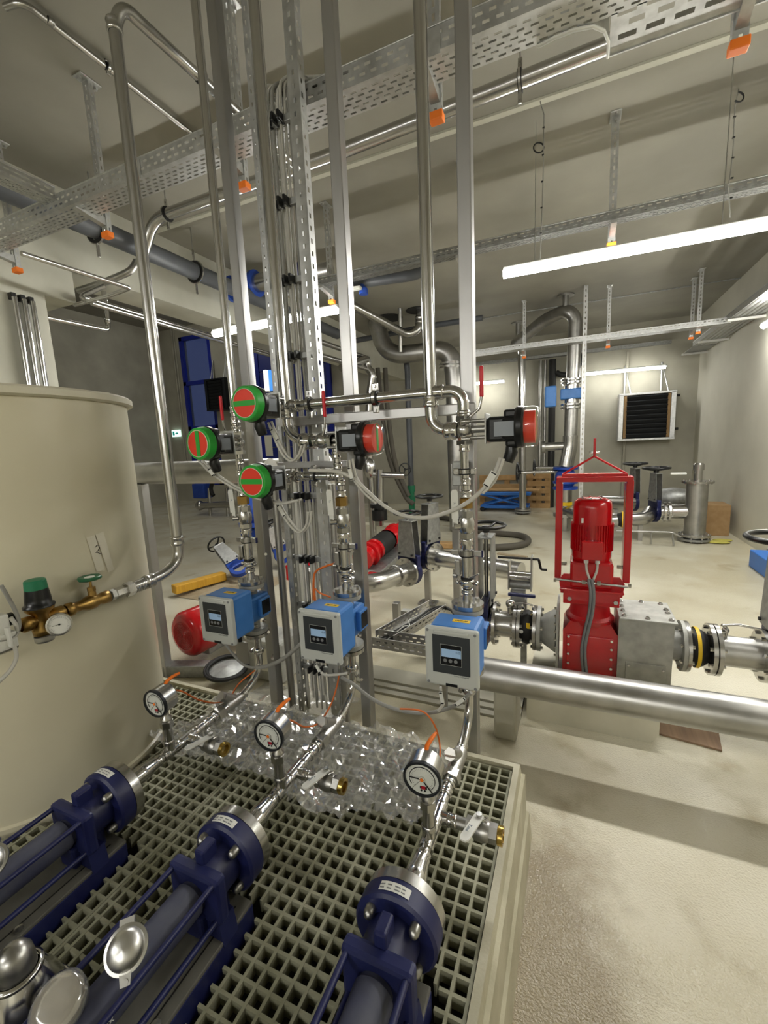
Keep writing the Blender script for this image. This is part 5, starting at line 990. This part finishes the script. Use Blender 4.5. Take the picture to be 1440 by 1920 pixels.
kr = knife_gate((1.01, UYc, AXZ), UX, 'big grey knife gate valve with a black handwheel at the right edge', .40, wheel_r=.16); MB().rbox((0, -.14, .48), (.03, .02, .06), .003).build('yellow_tag', 'yellow', kr)
tag(MB().rbox((2.08, 6.0, .10), (.30, .5, .20), .01).build('storage_crate', 'box_blue'), 'blue plastic crate on the floor by the right wall', 'crate')
# ---- bent pipe with knife gates behind the posts
def hz(u, v, z=.46): return atz(u, v, z)
fd = Vector((.35, .94, 0)).normalized(); q1 = aty(761, 1073, 3.75); q0 = q1-fd*.55; pd = Vector((.94, -.33, 0)).normalized()
sp = pipe([q0+Vector((-.75, .22, .0)), q0, q1], .084, 'steel', 'bent steel pipe behind the middle post leading to the near knife gate', bend=.26, n=24); flange(sp, q1+fd*.005, fd, .1425, .024, 8, 'steel'); collar(MB(), q1-fd*.14, fd, .084, .02).build('weld_seam', 'steel', sp, True)
k1 = knife_gate(q1+fd*.055, fd, 'near one of the two grey knife gate valves behind the posts', .33, wheel_r=.125)
q3 = aty(808, 1043, 4.0); s2 = pipe([q3+pd*.04, q3+pd*.95], .084, 'steel', 'steel pipe running right from the grey knife gates behind the nearest post', n=24); flange(s2, q3+pd*.05, pd, .1425, .024, 8, 'steel')
k2 = knife_gate(q3, pd, 'far one of the two grey knife gate valves behind the posts', .36, wheel_r=.125); pipe([q1+fd*.10, q1+fd*.22, q3-pd*.04], .084, 'steel', 'short steel pipe between the two grey knife gates', n=20, bend=.08)
for i, (u, v, zt) in enumerate(((803, 1131, .36), (746, 1200, .33))):
    p = atz(u, v, 0); t = thing('pipe_support', ('square steel pipe support with foot plate behind the nearest post', 'square steel pipe support behind the floor cable tray')[i], 'support', p); MB().rbox((0, 0, zt/2), (.055, .055, zt), .004).build('leg', 'post_steel', t); MB().rbox((0, 0, .008), (.18, .14, .016), .003).build('foot_plate', 'post_steel', t); MB().hexa((-.065, -.04, .016), (-.065, -.04, .03), .012).build('bolt', 'steel', t); MB().hexa((.065, -.04, .016), (.065, -.04, .03), .012).build('bolt', 'steel', t)
t = thing('steel_post', 'short square steel post below the large duct behind the nearest post', 'post', atz(858, 1125, 0), None, 'square steel posts'); MB().rbox((0, 0, .70), (.07, .07, 1.40), .005).build('post_tube', 'post_steel', t)
# floor cable tray with cables
f1 = tray((-1.15, 2.30, .35), (-.62, 2.30, .35), .12, .07, 'low cable tray behind the middle post above the floor', 'post_steel'); f2 = tray(Vector((-1.02, 2.36, .35)), Vector((-.85, 2.98, .35)), .15, .07, 'low cable tray running away from the middle post with black cables', 'post_steel')
for x, y in ((-.70, 2.36), (-.93, 2.95)): MB().box((x, y, .175), (.04, .04, .35)).build('tray_leg', 'post_steel', f1 if y < 2.5 else f2, True)
for k in range(4): tag(MB().tube(smooth([(-1.14+.03*k, 2.34+.01*k, .37), (-1.09+.028*k, 2.48, .375+.01*(k % 2)), (-1.01+.028*k, 2.75, .372), (-.945+.028*k, 2.97, .385), (-.80+.02*k, 2.93-.03*k, .40), (-.62, 2.62-.02*k, .33)]), .008, 0, 8).build('cable', 'black_rubber'), 'black cable lying in the low cable tray', 'cable', 'black cables in the low tray')
cable([(-1.04, 2.45, .40), (-1.0, 2.5, .43), (-.985, 2.56, .41), (-1.01, 2.62, .42), (-.96, 2.66, .44)], .004, 'white_plastic', 'white cable end curled on the black cables of the low tray')
tag(MB().rbox(aty(762, 1158, 2.95), (.07, .06, .13), .006).build('junction_box', 'cast_grey'), 'small grey junction box on the pipe support', 'box')
for i, (u, v) in enumerate(((632, 1018), (636, 1080))):
    p = aty(u, v, 2.6); t = thing('control_box', ('upper white control box behind the middle valve train', 'lower white control box behind the middle valve train')[i], 'box', p); MB().rbox((0, 0, 0), (.15, .08, .19), .01).build('box_body', 'white_plastic', t)
    for sx in (-1, 1):
        for sz in (-1, 1): MB().lathe((sx*.06, -.04, sz*.08), (0, -1, 0), [(.006, 0), (.006, .002), (0, .002)], 8).build('cover_screw', 'grey_plastic', t)
tag(MB().rbox((aty(634, 1040, 2.69).x, 2.67, .62), (.06, .05, 1.24), .004).build('mounting_post', 'post_steel'), 'square steel post carrying the two white control boxes', 'post')
# ---- red pumps further back
rp = thing('red_pump', 'red pump with black coupling on a grey bed behind the middle post', 'pump', aty(690, 1085, 5.0)); o_ = aty(690, 1040, 5.0); e_ = (aty(748, 995, 5.9)-o_).normalized()
MB().lathe(o_-e_*.15, e_, [(0, 0), (.15, 0), (.15, .04), (.12, .05), (.13, .14), (.17, .15), (.17, .19), (.13, .20), (.12, .29), (.15, .30), (.15, .35)], 24).build('pump_head', 'red_gloss', rp, True); MB().lathe(o_+e_*.2, e_, [(.13, 0), (.15, .06), (.15, .3), (.13, .36)], 24).build('coupling_guard', 'black_rubber', rp, True); MB().lathe(o_+e_*.56, e_, [(.15, 0), (.15, .04), (.12, .05), (.13, .18), (.16, .19), (.16, .24), (.12, .25), (.11, .45), (0, .45)], 24).build('motor', 'red_gloss', rp, True)
b = MB(); c_ = o_+e_*.4+Vector((.12, -.05, -.22)); R = axes(e_, Vector((-e_.y, e_.x, 0)).normalized(), e_.cross(Vector((-e_.y, e_.x, 0)).normalized())); b.rbox(c_, (1.0, .28, .14), .01, R=R); b.build('pump_bed', 'galv_dark', rp, True); MB().rbox(o_+Vector((-.05, -.08, -.2)), (.16, .2, .32), .02).build('suction_casing', 'red_gloss', rp, True)
b = MB(); b.lathe(o_+Vector((.16, -.2, -.26)), (0, 0, 1), [(.0, 0), (.16, 0), (.16, .05), (.08, .08), (0, .08)], 20); b.build('foot_flange', 'red_gloss', rp, True)
tag(MB().rbox(aty(568, 1085, 4.4), (.3, .3, .42), .02).build('red_casing', 'red_gloss'), 'red machine casing glimpsed between the cables of the rack', 'casing')
# ---- red motor at left
mo_ = thing('electric_motor', 'large red electric motor with a round fan grille behind the tank', 'motor', (-2.66, 2.42, 0)); c0 = aty(343, 1193, 2.2); ad = Vector((.10, .995, .0)).normalized(); Rm = .178
MB().lathe(c0, ad, [(0.10, .004), (.115, 0), (.155, .012), (Rm, .04), (Rm, .20)], 36, True).build('fan_cowl', 'red_gloss', mo_, True); MB().lathe(c0, ad, [(.118, .001), (0, .004)], 36).build('fan_grille', 'red_dusty', mo_, True)
b = MB()
for k in range(9): b.torus(c0-ad*.001, ad, .012+.012*k, .0025, 28, 6)
b.build('grille_rings', 'red_gloss', mo_, True)
MB().cyl(c0+ad*.2, c0+ad*.62, .145, n=32).build('motor_frame', 'red_gloss', mo_, True); b = MB(); u_, v_ = frame(ad)[1:]
for k in range(36): a = 2*PI*k/36; dd = u_*math.cos(a)+v_*math.sin(a); b.box(c0+ad*.4+dd*.15, (.40, .005, .03), axes(ad, ad.cross(dd), dd))
b.build('cooling_fins', 'red_gloss', mo_, True); MB().lathe(c0+ad*.6, ad, [(0, 0), (.165, 0), (.165, .06), (.10, .12), (.10, .2)], 32).build('end_shield', 'red_gloss', mo_, True)
b = MB()
for s_ in (.28, .55): b.rbox(c0+ad*s_+Vector((.02, -.03, -.17)), (.10, .22, .07), .01)
b.build('motor_feet', 'galv_dark', mo_, True)
tag(MB().rbox((-2.36, 2.20, .045), (.8, .10, .09), .006, R=Matrix.Rotation(.35, 3, 'Z')).build('steel_beam', 'galv_dark'), 'dark steel beam on the floor under the red motor', 'beam')
sd = thing('coiled_hose', 'flat dark coiled rubber hose on the beam below the red motor', 'hose', (-2.2, 2.12, .12)); MB().torus((0, 0, 0), (.1, -.1, 1), .13, .014, 32, 8).build('hose_ring', 'black_rubber', sd); MB().torus((0, 0, .004), (.1, -.1, 1), .145, .010, 32, 8).build('hose_ring', 'black_rubber', sd); MB().lathe((0, 0, -.01), (.1, -.1, 1), [(.0, .02), (.12, .0), (.12, -.02)], 28).build('hose_plate', 'galv_dark', sd)
gb = thing('gearbox', 'pale grey gearbox with bolted covers behind the left discharge pipe', 'gearbox', (-1.95, 2.35, 0)); MB().rbox((0, 0, .16), (.30, .26, .30), .02).build('housing', 'cast_grey', gb); MB().rbox((.02, -.14, .18), (.18, .02, .16), .006).build('cover', 'plinth', gb)
for x, z in ((-.05, .12), (.09, .12), (-.05, .24), (.09, .24)): MB().hexa((x, -.15, z), (x, -.16, z), .010).build('bolt', 'steel', gb)
# ---- loose valve and timber on the floor at left
wb = atz(345, 1105, .0); tag(MB().rbox((-4.03, 3.62, .10), (.12, .62, .10), .012, R=Matrix.Rotation(-.30, 3, 'Z')).build('timber_block', 'yellow_wood'), 'yellow timber block lying on crumpled paper at left', 'timber')
b = MB(); NX, NY = 26, 20; V_ = []
for j in range(NY+1):
    for i in range(NX+1):
        x = -4.2+.95*i/NX; y = 3.35+.95*j/NY; ed = min(1, 4*min(i/NX, 1-i/NX, j/NY, 1-j/NY)+.05); V_.append((x+.05*noise.noise(Vector((x*8, y*8, 2))), y, .004+ed*(.02+.05*abs(noise.noise(Vector((x*7, y*7, 0)))))))
b.add(V_, [(j*(NX+1)+i, j*(NX+1)+i+1, (j+1)*(NX+1)+i+1, (j+1)*(NX+1)+i) for j in range(NY) for i in range(NX)], True); tag(b.build('packing_paper', 'crumple_paper'), 'crumpled brown packing paper on the floor under the timber block', 'paper')
kl = knife_gate((-3.72, 3.95, .20), (.30, -.45, .85), 'loose blue knife gate valve lying on the paper with its handwheel up', .34, .12, wheel_r=.11, m='galvanised', up=(-.85, .25, .45), body='blue_valve')
kl2 = knife_gate((-3.55, 4.6, .22), (.75, -.6, .1), 'second loose knife gate valve with black handwheel behind the left valve train', .25, .12, wheel_r=.14, m='galvanised', up=(-.25, -.2, .9), body='blue_valve')
pipe([(-2.85, 2.05, 1.497), (-1.62, 2.05, 1.497)], .072, 'steel_dull', 'fat grey horizontal pipe between the tank and the left post', n=28); pipe([aty(470, 876, 2.8), aty(545, 872, 2.8), Vector((aty(548, 905, 2.8).x, 2.8, .02))], .058, 'white_plastic', 'pale plastic pipe bending down behind the cable rack', bend=.1, n=18)
pipe([Vector((aty(612, 905, 2.9).x, 2.9, .02)), aty(614, 860, 2.9), aty(590, 856, 2.9)], .06, 'steel', 'steel pipe elbow behind the cable rack', bend=.1, n=18)
# ---- pipework on the floor far left
lf = thing('pump_skid', 'steel pipe skid with black hoses on the far floor at left', 'skid', aty(410, 965, 8.3)); o_ = aty(375, 948, 8.3)
MB().tube([o_, aty(440, 945, 8.3), aty(440, 915, 8.3)], .085, .07, 12).build('manifold', 'steel', lf, True); MB().sphere(o_, .125, 14, 10).build('end_flange', 'steel', lf, True)
for u in (392, 425): MB().cyl((aty(u, 946, 8.3).x, 8.3, 0), aty(u, 915, 8.3), .04, n=10).build('upright', 'steel', lf, True)
MB().torus(aty(408, 918, 8.3), (0, -1, 0),   .22, .05, 24, 8, PI, 2*PI).build('black_hose', 'black_rubber', lf, True); MB().rbox(aty(380, 920, 8.5), (.42, .3, .38), .02).build('blue_housing', 'blue_valve', lf, True); MB().rbox(aty(434, 928, 8.2), (.10, .02, .42), .004).build('white_plate', 'white_plastic', lf, True)
bs_ = thing('blue_pump', 'bright blue pump casing behind the left post', 'pump', aty(478, 985, 4.6)); MB().sphere(aty(476, 955, 4.6), .19, 20, 14, (1, .8, 1.15)).build('casing', 'blue_valve', bs_, True); MB().lathe(aty(476, 978, 4.6), (0, 0, -1), [(0, 0), (.2, 0), (.2, .05), (0, .05)], 24).build('flange', 'blue_valve', bs_, True); MB().rbox(aty(478, 996, 4.6), (.3, .25, .12), .02).build('pump_foot', 'blue_valve', bs_, True)
bx = thing('blue_valve', 'blue valve body behind the middle valve train', 'valve', aty(618, 945, 5.0)); MB().sphere(aty(620, 925, 5.0), .16, 18, 12, (1, 1, 1.5)).build('valve_body', 'blue_valve', bx, True); MB().lathe(aty(620, 905, 5.0), (0, 0, 1), [(0, 0), (.18, 0), (.18, .05), (0, .05)], 24).build('flange', 'blue_valve', bx, True); MB().cyl((aty(620, 925, 5.0).x, 5, 0), (aty(620, 925, 5.0).x, 5, 1.0), .08, n=14).build('stand_pipe', 'steel_dull', bx, True)
tr2 = thing('control_unit', 'bright blue and white control unit hanging before the blue door', 'control unit', aty(510, 735, 4.6)); MB().rbox(aty(521, 714, 4.6), (.20, .16, .26), .015).build('housing', 'box_blue', tr2, True); MB().rbox(aty(504, 715, 4.55), (.05, .14, .26), .01).build('front_cover', 'white_plastic', tr2, True); MB().cyl((aty(520, 716, 4.7).x, 4.7, 0), (aty(520, 716, 4.7).x, 4.7, 2.6), .03, n=10).build('mounting_pole', 'post_steel', tr2, True)
# ---- things on the back wall
def heater(c, lab, W=.92, Hh=.92, light=True):
    c = Vector(c); t = thing('unit_heater', lab, 'heater', c); m = 'galvanised' if light else 'fin_black'
    b = MB()
    for s_ in (-1, 1): b.rbox((s_*W/2, .0, 0), (.09, .36, Hh), .008); b.rbox((0, 0, s_*Hh/2), (W+.1, .36, .045), .006)
    b.build('housing', m, t)
    if light:
        for s_ in (-1, 1): MB().box((s_*(W/2-.075), -.17, 0), (.05, .02, Hh-.06)).build('edge_strip', 'cardboard', t)
    n = 9
    for k in range(n): MB().box((0, -.165, -Hh/2+.075+k*(Hh-.12)/(n-.6)), (W-.19, .012, (Hh-.1)/n*.82), Matrix.Rotation(.5, 3, 'X')).build('louvre', 'fin_black', t)
    MB().box((0, .02, 0), (W-.1, .25, Hh-.05)).build('coil_block', 'ink', t)
    for s_ in (-.42, .3): MB().tube([(s_*W, .12, Hh/2), (s_*W, .17, Hh/2+.62)], .022, 0, 8).tube([(s_*W+.1, -.1, Hh/2), (s_*W, .17, Hh/2+.6)], .012, 0, 8).build('bracket', 'galvanised', t)
    for z in (.42, -.30): MB().cyl((W/2, .0, z*Hh), (W/2+.13, 0, z*Hh), .025, n=10).build('pipe_stub', 'ink', t)
    return t
heater((1.345, 10.58, 1.94), 'louvred unit heater with galvanised frame on the back wall at right'); heater((-10.05, 10.58, 3.35), 'dark louvred unit heater on the far wall beside the tall window', .72, .9, False)
ex = thing('exit_sign', 'small lit exit sign on the far left wall', 'sign', (-12.25, 10.74, 2.15)); MB().rbox((0, 0, .14), (.36, .06, .22), .01).build('sign_box', 'exit_sign', ex)
b = MB(); b.box((-.09, -.032, .14), (.09, .004, .13)); b.prism([(.0, .0), (.09, .045), (.0, .09)], (.05, -.034, .095), (1, 0, 0), (0, 0, 1), (0, -1, 0), .004); b.box((.02, -.034, .14), (.06, .004, .03)); b.sphere((-.09, -.036, .175), .018, 8, 6); b.build('pictogram', 'exit_ink', ex)
for i, x in enumerate((-12.0, -11.9)): tag(MB().cyl((x, 10.77, 1.2), (x, 10.77, HZ), .02, n=8).build('conduit', 'concrete_wall'), ('left conduit running down the far wall beside the window', 'right conduit running down the far wall beside the window')[i], 'conduit')
# ---- vertical pipes before the back wall
vp = pipe([(-1.045, 9.4, 3.45), (-1.02, 9.6, 3.35), (-.98, 9.6, .05)], .075, 'steel', 'vertical steel pipe with a bolted foot flange before the pallets', bend=.08, n=20); flange(vp, (-.98, 9.6, .10), D, .17, .03, 8, 'steel_dull'); flange(vp, (-.98, 9.6, .05), D, .17, .03, 8, 'galv_dark')
vf = pipe([(-1.10, 9.3, 3.47), (-.50, 8.4, 3.63), (-.15, 8.03, 3.63), (-.02, 8.03, 3.50), (-.06, 8.03, 1.62)], .105, 'steel_dull', 'steel pipe dropping past the blue flow meter near the back wall', bend=.22, n=20)
tag(MB().cyl((-.17, 8.03, 3.66), (-.17, 8.03, CZ), .05, n=12).lathe((-.17, 8.03, CZ-.02), (0, 0, 1), [(0, 0), (.13, 0), (.13, .02)], 16).build('pipe_hanger', 'steel_dull'), 'stout ceiling hanger over the bent pipe near the back wall', 'hanger'); tag(MB().cyl((-1.06, 9.35, 3.5), (-1.06, 9.35, CZ), .05, n=12).lathe((-1.06, 9.35, CZ-.02), (0, 0, 1), [(0, 0), (.13, 0), (.13, .02)], 16).build('pipe_hanger', 'steel_dull'), 'stout ceiling hanger over the flanged vertical pipe', 'hanger')
for z in (2.53, 2.48, 2.13, 2.08): flange(vf, (-.055, 8.03, z), D, .17, .026, 8, 'steel')
mf = thing('blue_flow_meter', 'blue flanged flow meter on the vertical pipe near the back wall', 'flow meter', (-.055, 8.03, 2.16)); MB().cyl((0, 0, 0), (0, 0, .28), .115, n=20).build('sensor_tube', 'steel', mf); MB().rbox((.0, -.0, .14), (.34, .26, .17), .02).build('sensor_housing', 'instrument_blue', mf); MB().rbox((-.32, -.05, .12), (.18, .16, .34), .02).build('transmitter', 'instrument_blue', mf)
br = pipe([(-.06, 8.03, 1.62), (-.06, 8.03, 1.45), (-.12, 8.0, 1.10)], .12, 'steel', 'curved lower end of the vertical pipe above the blue gate valve', bend=.12, n=20); MB().cyl((-.45, 8.03, 1.45), (-.1, 8.03, 1.45), .07, n=16).lathe((-.5, 8.03, 1.45), UX, [(0, 0), (.10, 0), (.10, .05), (0, .05)], 18).build('side_branch', 'steel_dull', br, True)
gv2 = thing('gate_valve', 'blue gate valve with sideways black handwheels near the back wall', 'valve', (-.12, 8.0, .72)); 
for z in (.34, .10, .0): MB().lathe((0, 0, z), (0, 0, 1), [(0, 0), (.20, 0), (.20, .04), (0, .04)], 24).build('flange', 'blue_valve', gv2)
MB().lathe((0, 0, .04), (0, 0, 1), [(.12, 0), (.17, .08), (.17, .2), (.12, .3)], 20, True).build('valve_body', 'blue_valve', gv2); MB().cyl((-.75, -.05, .30), (-.1, 0, .30), .03, n=10).cyl((-.5, .15, .36), (-.1, .1, .36), .025, n=8).build('spindle', 'steel', gv2); wheel(gv2, Vector((-.12-.75, 7.95, 1.02)), (-1, 0, 0), .17); wheel(gv2, Vector((-.12-.5, 8.2, 1.08)), (-1, 0, 0), .14)
pb = thing('pipe_riser', 'steel pipe assembly below the blue gate valve behind the red frame', 'pipe', (-.12, 8.0, 0)); MB().cyl((0, 0, 0), (0, 0, .72), .11, n=18).build('pipe', 'steel', pb); MB().lathe((0, 0, .25), (0, 0, 1), [(0, 0), (.19, 0), (.19, .05), (0, .05)], 22).build('flange', 'steel_dull', pb); MB().tube([(0, 0, .35), (.35, -.5, .3), (.55, -.9, .18)], .10, .2, 16).build('branch', 'steel', pb); MB().lathe((0, 0, .44), (0, 0, 1), [(.115, 0), (.118, 0), (.118, .06), (.115, .06)], 20).build('yellow_band', 'yellow', pb)
st_ = thing('perforated_post', 'tall perforated galvanised post left of the unit heater', 'post', (.12, 7.713, 0)); 
b = MB(); b.perf((-.03, 0, 0), (0, 0, 1), (1, 0, 0), CZ, [(0, .022, 0, 0, 0), (.022, .038, .08, .035, .02), (.038, .06, 0, 0, 0)])
for s_ in (-.03, .03): b.perf((s_, 0, 0), (0, 0, 1), (0, 1, 0), CZ, [(0, .07, 0, 0, 0)])
b.build('channel', 'galvanised', st_)
for i, (x, r_, m_) in enumerate(((-.72, .04, 'steel_dull'), (-.62, .03, 'steel_dull'), (-.47, .075, 'black_rubber'))): pipe([(x, 10.62, .0), (x, 10.62, 3.3)], r_, m_, ('left slim vertical pipe on the back wall', 'right slim vertical pipe on the back wall', 'black vertical pipe on the back wall behind the blue flow meter')[i], n=12)
MB().torus((-.2, 10.62, 3.22), (0, 1, 0), .28, .06, 20, 8, 0, PI).build('hose', 'black_rubber'); o = [q for q in col.objects if q.name.startswith('hose')][-1]; tag(o, 'black hose arched over the pipe high on the back wall', 'hose')
tag(MB().cyl((1.0, 10.75, 0), (1.0, 10.75, 3.3), .03, n=8).build('conduit', 'concrete_wall'), 'thin conduit on the back wall left of the unit heater', 'conduit')
# ---- pallets and blue lift table
def pallet(c, W, Hh, lab, n=4, mm='wood', base=0.):
    t = thing('wooden_pallet', lab, 'pallet', c)
    for k in range(n): MB().rbox((0, 0, .06+k*(Hh-.12)/(n-1)), (W, .025, .12), .004).build('board', mm, t)
    for k in range(3): MB().rbox((-W/2+.06+k*(W-.12)/2, .05, Hh/2), (.12, .08, Hh), .004).build('batten', mm, t)
    return t
pallet((-1.45, 10.6, .0), 1.3, .76, 'wooden pallet leaning on the back wall behind the blue lift table'); pallet((-.72, 10.45, .0), .5, .80, 'narrow wooden crate beside the flanged vertical pipe', 5)
tag(MB().rbox((-1.35, 10.15, .46), (1.35, .35, .035), .005).build('wooden_board', 'wood'), 'wooden board lying on the blue lift table', 'board')
lt = thing('lift_table', 'low blue lift table before the wooden pallet', 'table', (-1.42, 10.1, 0)); MB().rbox((0, 0, .40), (1.15, .5, .07), .01).build('table_top', 'box_blue', lt); MB().rbox((0, 0, .10), (1.05, .45, .07), .01).build('base', 'box_blue', lt); b = MB()
for y in (-.18, .18): b.tube([(-.5, y, .12), (.45, y, .38)], .025, 0, 8); b.tube([(.45, y, .12), (-.5, y, .38)], .025, 0, 8)
b.build('scissor_arms', 'box_blue', lt)
for x in (-.48, .48): MB().cyl((x, -.25, .05), (x, .25, .05), .05, n=12).build('wheel', 'black_rubber', lt)
# ---- suction hose
hp = [atz(u, v, .05) for u, v in [(815, 968), (850, 975), (895, 995), (935, 1000), (975, 1004), (990, 1012), (980, 1021), (935, 1026), (893, 1024), (860, 1022)]]
tag(MB().tube(smooth(hp), .05, 0, 14).build('suction_hose', 'hose'), 'thick brown suction hose lying in a bend on the far floor', 'hose')
tag(MB().rbox(atz(960, 1041, .01), (.42, .06, .02), .004, R=Matrix.Rotation(-.25, 3, 'Z')).build('wooden_stick', 'crumple_paper'), 'flat wooden stick on the floor right of the suction hose', 'stick')
tag(MB().rbox(atz(845, 1022, .05), (.45, .16, .08), .01, R=Matrix.Rotation(.1, 3, 'Z')).build('wooden_beam', 'wood'), 'dark wooden beam on the floor beside the suction hose', 'beam')
# ---- T pipe and valves at the far right
tp_ = thing('standpipe', 'steel standpipe with flanged top and bolted foot by the right wall', 'pipe', (1.65, 7.5, 0)); MB().cyl((0, 0, .06), (0, 0, .86), .135, n=28).build('pipe', 'steel_dull', tp_); flange(tp_, (1.65, 7.5, .88), D, .20, .03, 8, 'steel'); flange(tp_, (1.65, 7.5, .10), D, .20, .03, 8, 'steel_dull'); flange(tp_, (1.65, 7.5, .04), D, .20, .03, 8, 'galv_dark')
MB().cyl((0, 0, .89), (0, 0, 1.06), .055, n=16).lathe((0, 0, 1.05), (0, 0, 1), [(.07, 0), (.07, .08), (.05, .10), (0, .10)], 16).build('hose_nozzle', 'steel', tp_); MB().rbox((-.24, 0, 1.0), (.2, .04, .03), .01).build('lever', 'white_plastic', tp_); MB().cyl((-.40, .1, .42), (0, 0, .45), .105, n=20).build('branch', 'steel', tp_); flange(tp_, (1.33, 7.57, .42), UX, .15, .03, 8, 'steel'); flange(tp_, (1.27, 7.57, .42), UX, .15, .03, 8, 'steel_bright')
knife_gate((1.16, 7.7, .40), (.9, .3, 0), 'right one of the two knife gates by the standpipe', .40, .16, wheel_r=.18, m='galv_dark'); knife_gate((.98, 8.6, .42), (.9, .3, 0), 'left one of the two knife gates by the standpipe', .40, .16, wheel_r=.18, m='galv_dark')
pipe([(.78, 7.35, .33), (1.02, 7.45, .33), (1.10, 7.66, .40)], .10, 'steel', 'steel elbow pipe between the black coupling and the right knife gate', bend=.15, n=20)
fc = thing('rubber_compensator', 'black coupling with a yellow band beside the red frame', 'compensator', (.70, 7.32, .33)); MB().lathe((-.07, 0, 0), UX, [(.09, 0), (.12, .07), (.09, .14)], 22, True).build('bellows', 'black_rubber', fc); MB().lathe((-.015, 0, .0), UX, [(.121, 0), (.123, 0), (.123, .03), (.121, .03)], 22).build('yellow_band', 'yellow', fc); flange(fc, (.80, 7.33, .33), UX, .16, .03, 8, 'steel_bright')
pipe([(.15, 7.25, .30), (.40, 7.28, .30), (.62, 7.31, .33)], .10, 'steel', 'steel pipe passing behind the red motor far back', n=18); pipe([(.45, 8.3, .45), (.95, 8.5, .42)], .12, 'steel', 'steel pipe before the left knife gate by the standpipe', n=18)
for x, y, zt, lab in ((.95, 7.42, .23, 'small steel foot under the elbow by the right knife gate'), (.35, 7.27, .20, 'small steel foot under the pipe behind the red motor'), (.7, 8.4, .32, 'small steel foot under the pipe before the left knife gate')): tag(MB().rbox((x, y, zt/2), (.06, .06, zt+.02), .004).build('pipe_support', 'post_steel'), lab, 'support')
tag(MB().sphere((1.50, 8.25, .55), .26, 20, 12, (1.3, .8, .62)).build('bag', 'galv_dark'), 'grey wrapped bundle behind the standpipe', 'bundle'); tag(MB().rbox((1.98, 8.15, .24), (.42, .4, .48), .01).build('cardboard_box', 'cardboard'), 'brown cardboard box on the floor by the right wall', 'box')
tag(MB().sphere((1.92, 7.45, .015), .13, 14, 8, (1.2, .7, .12)).sphere((2.02, 7.6, .015), .11, 14, 8, (1.1, .6, .14)).build('work_gloves', 'glove_yellow'), 'yellow work gloves on the floor near the right wall', 'gloves')
rr_ = thing('pipe_rack', 'thin steel rod trolley on the floor left of the standpipe', 'trolley', (1.05, 7.1, 0)); b = MB(); b.tube([(-.45, 0, .20), (.25, 0, .20), (.36, 0, .14)], .014, .04, 8); b.tube([(0, 0, .2), (0, 0, .02)], .012, 0, 8); b.tube([(.25, -.02, .2), (.27, -.05, .02)], .012, 0, 8); b.build('rod', 'steel_dull', rr_)
# ---- small far fittings behind the middle valve train
vs = thing('valve_stand', 'steel valve cluster with black handwheel behind the middle post', 'valve', aty(712, 985, 6.0)); MB().cyl(aty(712, 985, 6.0), aty(712, 880, 6.0), .06, n=14).build('pipe', 'steel', vs, True); MB().cyl(aty(692, 890, 6.0), aty(760, 892, 6.0), .05, n=12).build('cross_pipe', 'steel', vs, True); MB().lathe(aty(712, 975, 6.0), (0, 0, 1), [(0, 0), (.12, 0), (.12, .16), (.08, .16), (.08, .2), (.14, .2), (.14, .26), (0, .26)], 18).build('foot', 'black_plastic', vs, True); MB().sphere(aty(693, 878, 6.0), .1, 12, 8, (1, 1, 1.6)).build('valve_body', 'steel', vs, True); wheel(vs, aty(760, 880, 6.0), (0, -1, 0), .09)
pf = thing('handwheel_pipe', 'horizontal pale pipe with black end on the far floor', 'pipe', aty(650, 985, 7.75)); MB().cyl(aty(652, 982, 7.75), aty(745, 985, 7.75), .045, n=12).build('pipe', 'tank_rim', pf, True); MB().cyl(aty(640, 982, 7.75), aty(655, 982, 7.75), .055, n=12).build('end_cap', 'black_plastic', pf, True)
